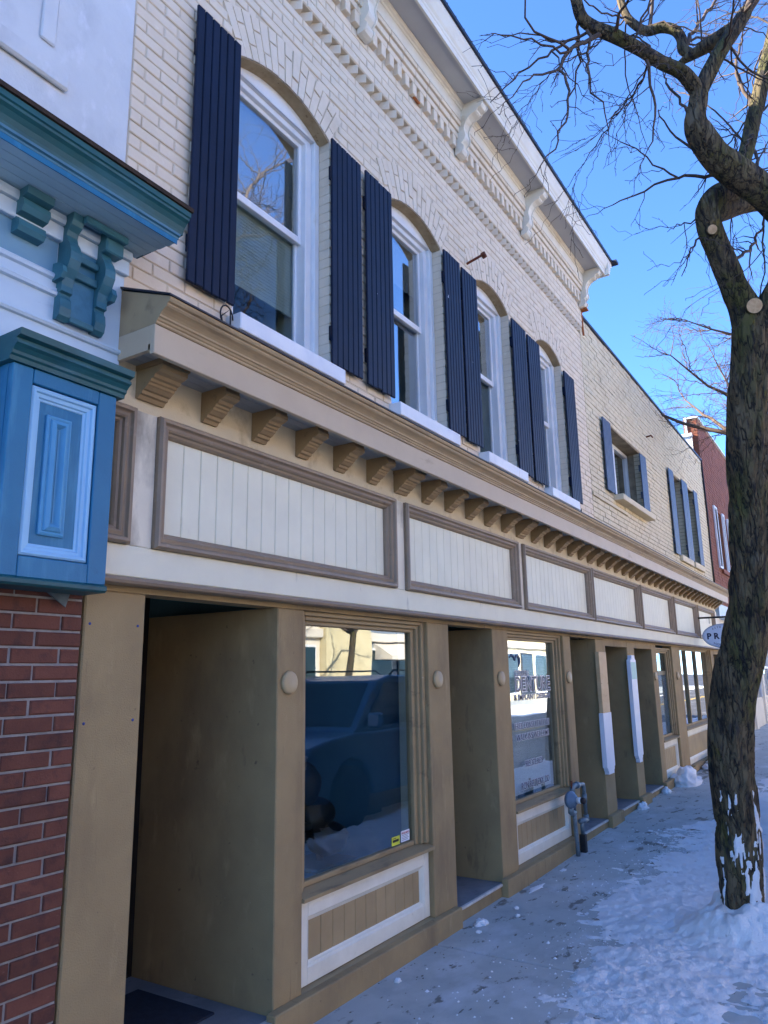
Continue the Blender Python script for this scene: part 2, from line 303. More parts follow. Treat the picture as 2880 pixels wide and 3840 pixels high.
# value noise (numpy) for snow and bark
def vnoise(x, y, seed=0, px=0):
    xi = np.floor(x).astype(int); yi = np.floor(y).astype(int); fx = x-xi; fy = y-yi
    fx = fx*fx*(3-2*fx); fy = fy*fy*(3-2*fy)
    def h(a, b):
        if px: a = np.mod(a, px)
        n = (a*374761393+b*668265263+seed*982451653) & 0x7fffffff
        n = ((n ^ (n >> 13))*1274126177) & 0x7fffffff
        return ((n ^ (n >> 16)) & 0xffff)/65535.0
    return (h(xi, yi)*(1-fx)+h(xi+1, yi)*fx)*(1-fy)+(h(xi, yi+1)*(1-fx)+h(xi+1, yi+1)*fx)*fy
def fbm(x, y, seed=0, oct=4, px=0):
    r = 0; a = .5; t = 0
    for k in range(oct): r = r+a*vnoise(x*2**k, y*2**k, seed+k*17, px*2**k if px else 0); t += a; a *= .5
    return r/t
# ------------------------------------------------------------------ ground
JX = [4.81+1.62*k for k in range(-5, 20)]
m = MB().box(-40, 90, -2.42, .4, -.5, -.09); side = m.build('sidewalk', 'kerb_concrete', kind='structure')
def slab_mesh(x0, x1, y0, y1):
    m = MB(); g = .007; xs = [x0+g, x0+g+.012, x1-g-.012, x1-g]; ys = [y0+g, y0+g+.012, y1-g-.012, y1-g]
    vs = []
    for j, y in enumerate(ys):
        for i, x in enumerate(xs): vs.append((x, y, gz(x)-(.007 if (i in (0, 3) or j in (0, 3)) else 0)))
    fs = [(j*4+i, j*4+i+1, j*4+i+5, j*4+i+4) for j in range(3) for i in range(3)]
    b = len(vs)
    for (x, y) in ((xs[0], ys[0]), (xs[3], ys[0]), (xs[3], ys[3]), (xs[0], ys[3])): vs.append((x, y, -.1))
    fs += [(0, 1, 2, 3, b+1, b), (3, 7, 11, 15, b+2, b+1), (15, 14, 13, 12, b+3, b+2), (12, 8, 4, 0, b, b+3)]
    return m.add(vs, fs)
for a, b_ in zip(JX, JX[1:]):
    slab_mesh(a, b_, -1.22, .3).build('slab', 'concrete', side)
    slab_mesh(a, b_, -2.25, -1.22).build('slab', 'concrete', side)
MB().box(-40, 90, -2.40, -2.255, -.2, .02).build('kerb', 'kerb_concrete', kind='structure')
MB().box(-300, 400, -300, 300, -.62, -.52).build('ground', 'asphalt', kind='structure')
MB().box(-40, 90, -12.0, -2.41, -.5, -.11).build('road', 'asphalt', kind='structure')
m = MB(); m.box(-40, 90, -7.42, -7.32, -.11, -.106).box(-40, 90, -7.18, -7.08, -.11, -.106)
m.build('centre_line', 'yellow_line', kind='structure')
MB().box(-40, 90, -16.4, -12.0, -.5, .02).build('far_sidewalk', 'concrete', kind='structure')

# ------------------------------------------------------------------ brick laying
def rows(x0, x1, z0, n, course, L, blocked, seed=1, jit=.004):
    r = random.Random(seed); out = []
    for k in range(n):
        za = z0+k*course; zb = za+course; zc = (za+zb)/2
        bl = sorted(blocked(zc)); free = []; c = x0
        for a, b in bl:
            if a > c: free.append((c, min(a, x1)))
            c = max(c, b)
        if c < x1: free.append((c, x1))
        off = (L/2 if k % 2 else 0)+r.uniform(-.01, .01)
        for a, b in free:
            if b-a < .02: continue
            xs = [a]; x = math.floor((a-off)/L)*L+off+L
            while x < b-.035:
                if x > a+.035: xs.append(x+r.uniform(-jit, jit))
                x += L
            xs.append(b)
            out += [(p, q, za, zb) for p, q in zip(xs, xs[1:])]
    return out
def lay(parent, rects, mat, y, depth, keep, L, course, gap=.0075, seed=3, hide=None, proud=.003):
    """keep the pieces that show largest as single bricks, join the rest"""
    r = random.Random(seed); sc = []
    for i, (a, b, za, zb) in enumerate(rects):
        p = project((a+b)/2, y, (za+zb)/2); s = 0
        if p and -40 < p[0] < 2920 and -40 < p[1] < 3880 and not (hide and hide((a+b)/2, (za+zb)/2)): s = (b-a)/p[2]**2
        sc.append((s, i))
    sc.sort(reverse=True); top = set(i for s, i in sc[:keep] if s > 0)
    var = []
    for k in range(8):
        m = MB(); w = L-gap; h = course-gap
        m.cbox(-w/2, w/2, -r.uniform(0, 2*proud), depth, -h/2, h/2, r.uniform(.003, .007)); var.append(m.mesh('brick', mat))
    rest = MB()
    for i, (a, b, za, zb) in enumerate(rects):
        if i in top:
            full = abs((b-a)-L) < .012
            if full: me = var[r.randrange(8)]
            else:
                w = b-a-gap; h = course-gap; m = MB(); m.cbox(-w/2, w/2, -r.uniform(0, 2*proud), depth, -h/2, h/2, .004); me = m.mesh('brick', mat)
            link('brick', me, parent, ((a+b)/2, y, (za+zb)/2))
        else:
            pr = r.uniform(0, 2*proud); g = gap/2
            rest.cbox(a+g, b-g, y-pr, y+depth, za+g, zb-g, .005)
    if rest.v: rest.build('brick_field', mat, parent, kind='stuff')

# ------------------------------------------------------------------ cream brick building (upper floor)
bld = thing('cream_brick_building', 'two storey cream painted brick building with navy shutters and white bracketed cornice', 'building', (2.04, 0, 0))
X0, X1 = 2.045, 9.335; ZS, RISE, RING = 5.44, .125, .31; CR = .0696; ZB = 6.215
WIN = [(2.80, 3.698), (4.47, 5.345), (5.995, 6.835), (7.615, 8.435)]
arcs = []
for a, b in WIN:
    h = (b-a)/2; rad = (h*h+RISE*RISE)/(2*RISE); arcs.append(((a+b)/2, ZS+RISE-rad, rad, math.asin(h/rad), h))
def blocked(zc):
    out = []
    for (a, b), (cx, cz, rad, th, h) in zip(WIN, arcs):
        if 3.60 < zc < ZS: out.append((a, b))
        elif zc >= ZS:
            dz = zc-cz
            if dz < rad+RING:
                w = min(math.sqrt((rad+RING)**2-dz*dz), dz*math.tan(th)); out.append((cx-w, cx+w))
    return out
m = MB(); y0, y1 = .005, .30
xs = [X0]+[v for w in WIN for v in (w[0]-.006, w[1]+.006)]+[X1]
for i in range(0, len(xs), 2): m.box(xs[i], xs[i+1], y0, y1, 3.30, ZB)
for (a, b), (cx, cz, rad, th, h) in zip(WIN, arcs):
    m.box(a-.006, b+.006, y0, y1, 3.30, 3.62)
    arc = [(cx+(rad+.004)*math.sin(t), cz+(rad+.004)*math.cos(t)) for t in [-th+2*th*k/16 for k in range(17)]]
    m.prism([(a-.006, ZB), (a-.006, ZS)]+arc+[(b+.006, ZS), (b+.006, ZB)], 'y', y0, y1)
m.box(X0, X1, .045, y1, ZB, ZB+.076).box(X0, X1, -.038, y1, ZB+.076, 7.06)
m.build('wall', 'cream_mortar', bld)
SHUT = [(2.415, 2.765), (3.668, 4.028), (4.088, 4.452), (5.315, 5.622), (5.658, 5.972), (6.808, 7.182), (7.232, 7.590), (8.405, 8.776)]
hid = lambda x, z: 3.78 < z < 5.36 and any(a-.02 < x < b-.06 for a, b in SHUT)
lay(bld, rows(X0, X1, ZB-39*CR, 39, CR, .212, blocked, 5), 'cream_brick', 0.0, .10, 300, .212, CR, hide=hid)
# courses above the dogtooth stand a little proud; joined field plus the string courses
Rr = rows(X0, X1, ZB+.078, 4, .0760, .212, lambda z: [], 11)
fm = MB()
for a, b, za, zb in Rr: fm.cbox(a+.0045, b-.0045, -.044-rng.uniform(0, .003), .02, za+.0045, zb-.0045, .004)
fm.build('upper_brick_courses', 'cream_brick', bld, kind='stuff')
tm = MB(); tm.prism([(-.054, .045), (-.003, -.046), (.003, -.046), (.054, .045)], 'z', -.036, .036); tme = tm.mesh('dogtooth_brick', 'cream_brick')
x = X0+.06
while x < X1-.03: link('dogtooth_brick', tme, bld, (x, 0, ZB+.0375+rng.uniform(-.002, .002))); x += .1115
dm = MB(); dm.cbox(-.032, .032, -.086, -.02, 0, .110, .003); dme = dm.mesh('dentil', 'cream_brick')
x = X0+.05
while x < X1-.03: link('dentil', dme, bld, (x, 0, 6.597)); x += .1235
sm = MB()
for k, (yy, za, zb) in enumerate(((-.087, 6.708, 6.764), (-.106, 6.767, 6.826), (-.124, 6.829, 6.890))):
    x = X0
    while x < X1: sm.cbox(x+.003, min(x+.209, X1)-.003, yy-rng.uniform(0, .003), 0, za, zb, .003); x += .212
sm.build('string_courses', 'cream_brick', bld, kind='stuff')
# arches of upright bricks
for (a, b), (cx, cz, rad, th, h) in zip(WIN, arcs):
    n = 15
    for k in range(n):
        t0 = -th+2*th*k/n; t1 = -th+2*th*(k+1)/n; g = .0045/rad
        cuts = ((0, .205), (.212, RING)) if k % 2 else ((0, .095), (.102, RING))
        for ra, rb in cuts:
            q = [(cx+(rad+rr)*math.sin(t), cz+(rad+rr)*math.cos(t)) for rr, t in ((ra+.002, t0+g), (ra+.002, t1-g), (rb-.004, t1-g), (rb-.004, t0+g))]
            MB().prism(q, 'y', -rng.uniform(.001, .007), .10).build('arch_brick', 'cream_brick', bld)
# windows: frame > upper pane, lower pane, sash pieces, sill, blind
def arched_window(i, a, b, cx, cz, rad, th):
    f = MB(); gl, gr = a+.118, b-.118
    for s, (p, q) in enumerate(((a, gl), (gr, b))):
        o0, o1 = (p, p+.055) if s == 0 else (q-.055, q); i0, i1 = (p+.055, q) if s == 0 else (p, q-.055)
        f.rbox(o0+.002, o1, .085, .20, 3.70, ZS, .004); f.rbox(i0, i1, .112, .20, 3.70, 5.40, .004)
    arc = [(cx+(rad-.004)*math.sin(t), cz+(rad-.004)*math.cos(t)) for t in [-th+2*th*k/16 for k in range(17)]]
    f.prism([(a+.004, ZS+.0)]+arc+[(b-.004, ZS)], 'y', .092, .20)
    f.rbox(a+.058, b-.058, .118, .20, 5.395, ZS-.001, .004)
    w = f.build('window', 'white_trim', bld)
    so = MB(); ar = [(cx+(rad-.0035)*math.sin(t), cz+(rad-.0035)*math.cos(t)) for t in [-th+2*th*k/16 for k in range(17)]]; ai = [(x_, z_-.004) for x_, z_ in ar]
    so.prism(ar+ai[::-1], 'y', .006, .091); so.build('arch_soffit', 'soffit_brown', w)
    def sash(z0, z1, y, t=.036):
        s = MB(); s.rbox(gl, gl+t*.6, y, y+.03, z0, z1, .003).rbox(gr-t*.6, gr, y, y+.03, z0, z1, .003).rbox(gl+t*.6, gr-t*.6, y, y+.03, z0, z0+t, .003).rbox(gl+t*.6, gr-t*.6, y, y+.03, z1-t*.7, z1, .003)
        s.build('sash', 'white_trim', w)
    sash(4.625, 5.40, .150, .05); sash(3.70, 4.66, .183)
    MB().box(gl+.01, gr-.01, .166, .169, 4.66, 5.38).build('pane', 'upper_glass', w)
    MB().box(gl+.01, gr-.01, .198, .201, 3.72, 4.64).build('pane', 'screened_glass' if i != 1 else 'upper_glass', w)
    MB().rbox(a-.045, b+.04, -.105, .10, 3.612, 3.712, .005).build('sill', 'aged_sill', w)
    l = MB().box(gr+.005, gr+.02, .215, .48, 3.70, 5.42).box(gl-.02, gl-.005, .215, .48, 3.70, 5.42).box(gl-.02, gr+.02, .215, .48, 5.42, 5.44)
    l.build('lining', 'room_pale', w)
    bl = MB(); zb = (4.13, 5.0, 4.72, 4.6)[i]; z = 5.40
    while z > zb: bl.box(gl+.012, gr-.006, .222, .224, z-.0215, z); z -= .0225
    bl.box(gl+.012, gr-.006, .218, .230, zb-.025, zb-.004)
    bl.build('blind', 'room_pale', w)
for i, ((a, b), (cx, cz, rad, th, h)) in enumerate(zip(WIN, arcs)): arched_window(i, a, b, cx, cz, rad, th)
rm = MB(); rx0, rx1, ry0, ry1, rz0, rz1 = X0+.1, X1-.1, .485, 4.5, 3.2, 6.0
rm.add([(rx0, ry0, rz0), (rx1, ry0, rz0), (rx1, ry1, rz0), (rx0, ry1, rz0), (rx0, ry0, rz1), (rx1, ry0, rz1), (rx1, ry1, rz1), (rx0, ry1, rz1)], [(0, 1, 2, 3), (4, 7, 6, 5), (1, 5, 6, 2), (2, 6, 7, 3), (3, 7, 4, 0)])
rm.build('room', 'room_pale', bld)
MB().box(2.05, 9.33, .3, 9.0, 6.9, 7.05).build('roof', 'roof_metal', bld)
MB().box(2.05, 2.2, .31, 9.0, 0.2, 6.9).box(9.18, 9.33, .31, 9.0, 0.2, 6.9).box(2.2, 9.18, 8.8, 9.0, .2, 6.9).build('side_walls', 'cream_mortar', bld)
# shutters: backing battens > six boards
def shutter(x0, x1, z0, z1, parent, mat='navy_paint', nb=6, tilt=0.0):
    s = MB().box(x0+.02, x1-.02, -.028, -.004, z0+.18, z0+.28).box(x0+.02, x1-.02, -.028, -.004, z1-.30, z1-.20)
    s.box(x0+.03, x1-.03, -.031, -.0285, z0+.01, z1-.01)
    o = s.build('shutter', mat, parent); w = (x1-x0)/nb
    for k in range(nb):
        b = MB(); dz = rng.uniform(-.007, .007); xa = x0+k*w+.0025; xb = x0+(k+1)*w-.0025
        b.rbox(xa, xb, -.050, -.0315, z0+dz, z1+dz*.5, .0045); b.build('board', mat, o)
    return o
for k, (a, b) in enumerate(SHUT):
    zt = (5.46, 5.435, 5.445, 5.42, 5.413, 5.382, 5.37, 5.352)[k]; zb = (3.765, 3.752, 3.75, 3.75, 3.744, 3.734, 3.725, 3.74)[k]
    shutter(a, b, zb, zt, bld)
# cornice
cor = MB().prism([(-.132, 6.87), (-.132, 7.06), (0, 7.06), (0, 6.893), (-.126, 6.893), (-.126, 6.87)], 'x', 1.9, 9.36).build('cornice', 'cornice_white', bld)
MB().prism([(-.133, 6.985), (-.142, 6.99), (-.146, 7.005), (-.160, 7.012), (-.168, 7.03), (-.168, 7.045), (-.133, 7.045)], 'x', 1.9, 9.36).build('bed_moulding', 'cornice_white', cor)
MB().box(1.9, 9.46, -.352, -.06, 7.046, 7.060).build('soffit', 'soffit_grey', cor)
MB().prism([(-.353, 7.02), (-.372, 7.02), (-.372, 7.075), (-.380, 7.085), (-.380, 7.11), (-.395, 7.13), (-.41, 7.17), (-.425, 7.20), (-.425, 7.255), (-.353, 7.255)], 'x', 1.9, 9.46).build('crown_moulding', 'cornice_white', cor)
RP = [(0, 7.02), (.045, 7.02), (.05, 7.075), (.075, 7.085), (.08, 7.11), (.11, 7.15), (.16, 7.19), (.175, 7.205), (.175, 7.256), (0, 7.256)]
MB().prism([(9.461+a, z) for a, z in RP], 'y', -.425, .6).build('return_moulding', 'cornice_white', cor)
m = MB().prism([(-.445, 7.257), (-.448, 7.290), (.9, 7.36), (.9, 7.257)], 'x', 1.9, 9.60).prism([(-.50, 7.257), (-.505, 7.285), (.9, 7.345), (.9, 7.257)], 'x', 9.601, 9.72)
m.build('roof_edge', 'roof_metal', cor)
for k in range(48): MB().box(2.1+k*.157, 2.112+k*.157, -.447, -.40, 7.291, 7.303).build('roof_clip', 'roof_metal', cor)
SC = [(-.055, 6.545), (-.085, 6.548), (-.115, 6.560), (-.132, 6.585), (-.134, 6.612), (-.122, 6.632), (-.112, 6.645), (-.126, 6.660), (-.148, 6.682), (-.158, 6.715), (-.152, 6.75), (-.146, 6.785), (-.150, 6.82), (-.168, 6.86), (-.196, 6.893), (-.232, 6.913), (-.268, 6.924), (-.285, 6.935), (-.288, 6.95), (-.305, 6.955), (-.330, 6.965), (-.345, 6.985), (-.347, 7.045), (-.055, 7.045)]
for bx in (3.985, 5.615, 7.215, 9.235):
    b = MB().prism(SC, 'x', bx+.014, bx+.106).build('bracket', 'cornice_white', cor)
    sc2 = [(y*1.0-.010 if y < -.06 else y, z) for y, z in SC[:-2]]+[(-.347, 7.044), (-.055, 7.044)]
    MB().prism(sc2, 'x', bx, bx+.0135).prism(sc2, 'x', bx+.1065, bx+.12).build('scroll_edge', 'cornice_white', b)
# small metalwork on the wall
m = MB().tube([(9.345, -.04, 6.56), (9.345, -.045, 6.30), (9.345, -.05, 6.18)], .014, 8).box(9.30, 9.40, -.13, -.03, 6.535, 6.552)
tag(m.build('rusty_bracket', 'rust_orange', smooth=False), 'rusty iron strap hanging under last cornice bracket at the building corner', 'bracket')
m = MB().tube([(5.87, 0.0, 5.553), (5.88, -.17, 5.60)], .012, 8).tube([(5.88, -.165, 5.62), (5.90, -.180, 5.575)], .024, 10)
tag(m.build('rusty_wall_pin', 'rust', smooth=True), 'rusty iron pin with round head sticking out above third arched window', 'wall pin')
m = MB().tube([(4.80, -.045, 6.635), (4.83, -.065, 6.60), (4.87, -.07, 6.585), (4.91, -.065, 6.60), (4.945, -.055, 6.635)], [.010, .014, .016, .014, .010], 6)
tag(m.build('rusty_hook', 'rust_orange', smooth=True), 'curved orange rusty iron scrap hanging below the dentil course', 'hook')
def loop_cable(pts, label):
    tag(MB().tube(pts, .0045, 6).build('cable_loop', 'black_rubber', smooth=True), label, 'cable')
def ring_pts(x, y, z, rx, rz, n=12, a0=0, a1=5.2): return [(x+rx*math.cos(a0+(a1-a0)*k/n), y-.01*k/n, z+rz*math.sin(a0+(a1-a0)*k/n)) for k in range(n+1)]
loop_cable(ring_pts(2.70, -.05, 3.67, .05, .065)+[(2.72, -.06, 3.72), (2.66, -.055, 3.66), (2.69, -.04, 3.60)], 'black cable looped in rings at left end of first white window sill')
loop_cable([(8.38, -.06, 3.70), (8.43, -.08, 3.62), (8.50, -.09, 3.60), (8.62, -.07, 3.66), (8.68, -.05, 3.58), (8.66, -.04, 3.53)], 'loose black cable curling beside fourth white window sill')

# ------------------------------------------------------------------ lower cream brick building next door
low = thing('plain_brick_building', 'plain lower cream brick building with flat parapet between cornice building and red brick', 'building', (9.34, 0, 0))
LX0, LX1, LZ = 9.342, 18.05, 6.49
LOW = [(10.42, 12.13, 4.19, 5.21), (14.60, 15.33, 3.86, 5.41), (15.92, 16.60, 3.87, 5.43)]
def lblk(zc): return [(a, b) for a, b, za, zb in LOW if za < zc < zb]
m = MB(); cuts = sorted({LX0, LX1, *[v for w in LOW for v in (w[0]-.006, w[1]+.006)]})
for a, b in zip(cuts, cuts[1:]):
    w = [q for q in LOW if q[0]-.01 <= a and b <= q[1]+.01]
    if w: m.box(a, b, .006, .3, 3.3, w[0][2]-.004).box(a, b, .006, .3, w[0][3]+.004, LZ)
    else: m.box(a, b, .006, .3, 3.3, LZ)
m.build('wall', 'cream_mortar_far', low)
LC = .0698
hid2 = lambda x, z: 3.9 < z < 5.3 and (9.9 < x < 10.3 or 11.9 < x < 12.3 or 14.05 < x < 14.5 or 15.2 < x < 15.8)
lay(low, rows(LX0, LX1, 3.42, 44, LC, .212, lblk, 21, .006), 'cream_brick_far', 0.0, .10, 300, .212, LC, hide=hid2, seed=9, proud=.004)
MB().box(LX0+.02, LX1+.06, -.03, .34, LZ, LZ+.035).build('parapet_cap', 'roof_metal', low)
MB().box(13.2, 14.9, -.014, .01, LZ-.10, LZ-.03).box(15.9, 18.0, -.012, .01, LZ-.12, LZ-.02).build('parapet_patch', 'cream_brick_far', low)
MB().box(9.345, 11.0, -.02, 0.0, 3.985, 4.03).build('string_course', 'cream_brick_far', low)
MB().box(LX0, LX1, .3, 8.0, 6.2, 6.3).box(LX1-.2, LX1, .31, 8.0, 0.2, 6.2).box(LX0, LX1, 7.9, 8.0, .2, 6.2).build('roof', 'roof_metal', low)
def plain_window(a, b, z0, z1, parent, sash=True, y=.18, sill=None):
    f = MB(); t = .06
    f.rbox(a, a+t, y, y+.07, z0, z1, .004).rbox(b-t, b, y, y+.07, z0, z1, .004).rbox(a+t, b-t, y, y+.07, z1-t, z1, .004).rbox(a+t, b-t, y, y+.07, z0, z0+t, .004)
    if sash == 'slider': f.rbox((a+b)/2-.03, (a+b)/2+.03, y-.01, y+.06, z0+t, z1-t, .004)
    else: f.rbox(a+t, b-t, y+.005, y+.06, (z0+z1)/2-.025, (z0+z1)/2+.025, .004)
    w = f.build('window', 'white_trim', parent)
    MB().box(a+t-.01, b-t+.01, y+.035, y+.038, z0+t-.01, z1-t+.01).build('pane', 'upper_glass', w)
    MB().box(a, b, y+.3, y+.32, z0, z1).build('curtain', 'room_pale', w)
    if sill: MB().rbox(*sill, .006).build('sill', 'cream_brick_far', w)
plain_window(10.425, 12.125, 4.195, 5.205, low, 'slider', .2, (10.36, 12.22, -.14, .19, 4.10, 4.185))
plain_window(14.605, 15.325, 3.865, 5.40, low, True, .12, (14.55, 15.60, -.06, .11, 3.74, 3.855))
plain_window(15.925, 16.595, 3.875, 5.42, low, True, .12, (15.80, 16.80, -.06, .11, 3.75, 3.865))
mk('sky_blue_shutter', S(70, 82, 102), S(56, 70, 92), 10, .5, .2, 60, [(S(36, 56, 96), 22, .66, .74, (1, 1, .4))], spec=.5)
for a, b, z0, z1 in ((9.94, 10.32, 4.17, 5.21), (11.94, 12.32, 4.26, 5.18), (14.07, 14.47, 3.82, 5.42), (15.22, 15.48, 3.85, 5.45), (15.49, 15.77, 3.855, 5.45), (16.44, 16.84, 3.88, 5.465)):
    shutter(a, b, z0, z1, low, 'sky_blue_shutter', 6 if b-a > .3 else 4)
m = MB().tube([(12.62, -.02, 5.62), (12.64, -.10, 5.64), (12.70, -.11, 5.62)], .014, 6)
tag(m.build('wall_hook', 'rust', smooth=True), 'small rusty hook on plain brick wall right of square window', 'hook')
tag(MB().tube([(18.03, -.02, 6.50), (18.04, -.03, 5.2), (17.98, -.025, 4.3), (17.95, -.03, 3.62)], .02, 6).build('downpipe_cable', 'black_rubber', smooth=True), 'dark cable running down joint between cream and red brick walls', 'cable')

# ------------------------------------------------------------------ red brick building beyond
red = thing('red_brick_building', 'tall red brick building beyond the cream row with white framed shutters', 'building', (18.1, 0, 0))
RX0, RX1, RZ = 18.12, 30.0, 7.55
RW = [(19.46, 20.20, 4.12, 5.60), (20.60, 21.02, 4.12, 5.60), (21.6, 22.3, 4.12, 5.60)]
m = MB(); cuts = sorted({RX0, RX1, *[v for w in RW for v in w[:2]]})
for a, b in zip(cuts, cuts[1:]):
    w = [q for q in RW if q[0] <= a+.01 and b <= q[1]+.01]
    if w: m.box(a, b, .006, .3, 3.2, w[0][2]).box(a, b, .006, .3, w[0][3], RZ)
    else: m.box(a, b, .006, .3, 3.2, RZ)
m.box(RX0, RX0+.3, .3, 9, 0, 6.75).box(RX0, RX1, 8.7, 9, 0, 6.75).box(RX1-.3, RX1, .3, 8.7, 0, 6.75).box(RX0, RX1, .3, 9, 6.75, 6.8)
m.build('wall', 'far_red_mortar', red)
rb = MB()
for a, b, za, zb in rows(RX0, RX1, 3.25, 61, .0703, .215, lambda z: [(q[0], q[1]) for q in RW if q[2] < z < q[3]], 31): rb.cbox(a+.004, b-.004, -rng.uniform(0, .006), .06, za+.004, zb-.004, .004)
rb.build('brick_field', 'far_red_brick', red, kind='stuff')
k = 0; z = 6.54
while z < 7.52:
    for ya, yb in (((.0, .105), (.112, .205)) if k % 2 else ((.0, .205),)):
        MB().rbox(RX0-.012, RX0+.05, ya+.004-.005, yb, z+.004, z+.066, .004).build('brick', 'far_red_brick', red)
    z += .0703; k += 1
MB().box(RX0-.05, RX1, -.04, .27, RZ, RZ+.04).box(RX0-.05, RX0-.02, .215, .26, 6.9, RZ).build('coping', 'white_trim', red)
MB().box(RX0-.10, RX0-.016, .12, 3.0, 6.45, 7.10).build('side_render', 'cream_front', red)
MB().box(RX0-.14, RX0-.016, .11, 3.0, 7.101, 7.17).build('side_coping', 'white_trim', red)
def louvre(a, b, z0, z1):
    t = .05; s = MB().rbox(a, a+t, -.05, -.005, z0, z1, .004).rbox(b-t, b, -.05, -.005, z0, z1, .004).rbox(a+t, b-t, -.05, -.005, z1-t, z1, .004).rbox(a+t, b-t, -.05, -.005, z0, z0+t, .004)
    o = s.build('shutter', 'white_trim', red); l = MB(); z = z0+t
    while z < z1-t-.02: l.add([(a+t, -.012, z+.03), (b-t, -.012, z+.03), (b-t, -.045, z), (a+t, -.045, z)], [(0, 1, 2, 3)]); z += .034
    l.build('louvres', 'navy_paint', o, kind='stuff')
for a, b in ((19.03, 19.43), (20.24, 20.52), (21.06, 21.4), (22.34, 22.7)): louvre(a, b, 4.1, 5.61)
for a, b, z0, z1 in RW: plain_window(a+.002, b-.002, z0, z1, red, True, .12)
for a, b, z0, z1 in RW: MB().rbox(a-.08, b+.08, -.06, .05, z0-.11, z0-.005, .005).build('sill', 'far_red_brick', red)
# ------------------------------------------------------------------ blue fronted building on the left
blue = thing('blue_storefront_building', 'blue and white painted wooden shopfront with red brick pier at left edge', 'building', (1.2, 0, 0))
mk('frieze_blue', S(120, 160, 180), S(110, 150, 172), 3, .6); mk('bracket_blue', S(66, 122, 146), S(58, 112, 136), 4, .5, .15, 70, [(S(44, 92, 112), 6, .56, .76, (1, 1, 1))])
MB().box(-6, 2.040, 0, .3, 3.72, 9.0).build('stucco_wall', 'stucco', blue)
MB().rbox(1.555, 1.63, -.012, 0, 4.55, 9.0, .008).rbox(0.2, 1.70, -.03, 0, 4.36, 4.46, .01).build('stucco_trim', 'stucco', blue)
MB().box(-6, 1.972, .006, .3, 0, 2.14).box(-6, 1.97, .3, .5, 0, 3.7).build('pier', 'grey_mortar', blue)
PR = rows(.9, 1.976, -.005, 33, .0655, .208, lambda z: [], 41)
lay(blue, PR, 'red_brick', 0.0, .05, 300, .208, .0655, .010, seed=4, proud=.003)
MB().box(-6, .898, 0, .3, 0, 2.14).build('far_pier', 'red_brick', blue)
fas = MB().box(-6, 2.030, -.06, 0, 3.07, 3.70).box(-6, 1.488, -.05, 0, 2.14, 3.069).build('fascia', 'pale_blue_white', blue)
MB().box(-6, 1.688, -.0625, -.06, 3.432, 3.584).build('frieze_panel', 'frieze_blue', fas)
MB().rbox(-6, 2.036, -.088, -.06, 3.585, 3.655, .004).prism([(-.06, 3.656), (-.098, 3.660), (-.104, 3.675), (-.100, 3.70), (-.06, 3.70)], 'x', -6, 2.038).build('top_band', 'pale_blue_white', fas)
MB().prism([(-.06, 3.335), (-.078, 3.338), (-.082, 3.352), (-.074, 3.360), (-.074, 3.372), (-.066, 3.376), (-.066, 3.405), (-.080, 3.41), (-.084, 3.425), (-.076, 3.434), (-.06, 3.434)], 'x', -6, 1.70).build('middle_moulding', 'pale_blue_white', fas)
MB().prism([(-.06, 3.193), (-.074, 3.196), (-.080, 3.206), (-.074, 3.217), (-.06, 3.220)], 'x', -6, 2.032).build('bead', 'pale_blue_white', fas)
cor2 = MB().prism([(-.318, 3.703), (-.322, 3.703), (-.322, 3.728), (-.318, 3.728)], 'x', -6, 2.105).build('cornice', 'blue_paint', blue)
for k in range(5):
    ya = -.066-.0505*k; MB().cbox(-6, 2.10, 0, .012, -.0245, .0245, .003)
    MB().add([(-6, ya, 3.706), (2.08+.004*k, ya, 3.706), (2.08+.004*k, ya-.046, 3.706), (-6, ya-.046, 3.706), (-6, ya+.002, 3.712), (2.08+.004*k, ya+.002, 3.712), (2.08+.004*k, ya-.048, 3.712), (-6, ya-.048, 3.712)], [(0, 1, 2, 3), (0, 4, 5, 1), (3, 2, 6, 7), (1, 5, 6, 2)]).build('soffit_board', 'blue_soffit', cor2)
MB().box(-6, 2.095, -.318, -.06, 3.7125, 3.72).build('soffit_backing', 'teal_paint', cor2)
MB().prism([(-.30, 3.7295), (-.322, 3.7295), (-.324, 3.738), (-.334, 3.742), (-.336, 3.752), (-.30, 3.752)], 'x', -6, 2.112).build('fillet', 'bracket_blue', cor2)
MB().prism([(-.30, 3.753), (-.334, 3.753), (-.337, 3.765), (-.346, 3.785), (-.360, 3.803), (-.374, 3.812), (-.376, 3.822), (-.384, 3.826), (-.386, 3.848), (-.30, 3.848)], 'x', -6, 2.125).build('crown_moulding', 'teal_paint', cor2)
MB().prism([(-.396, 3.850), (-.398, 3.868), (0, 3.96), (0, 3.850)], 'x', -6, 2.130).build('shingles', 'shingle', cor2)
SB = [(-.06, 3.522), (-.105, 3.526), (-.118, 3.545), (-.112, 3.575), (-.088, 3.590), (-.086, 3.598), (-.124, 3.605), (-.140, 3.628), (-.136, 3.652), (-.122, 3.664), (-.156, 3.672), (-.160, 3.704), (-.06, 3.704)]
for bx in (.92, 1.480): MB().prism(SB, 'x', bx, bx+.118).build('small_bracket', 'dark_teal', blue)
GS = [(-.06, 3.236), (-.082, 3.234), (-.100, 3.250), (-.106, 3.285), (-.100, 3.325), (-.090, 3.340), (-.090, 3.352), (-.106, 3.356), (-.104, 3.385), (-.112, 3.420), (-.136, 3.455), (-.152, 3.490), (-.152, 3.525), (-.138, 3.560), (-.120, 3.585), (-.112, 3.610), (-.118, 3.632), (-.142, 3.650), (-.150, 3.672), (-.152, 3.704), (-.06, 3.704)]
gb = MB().box(1.745, 1.862, -.082, -.06, 3.245, 3.66).build('large_bracket', 'bracket_blue', blue)
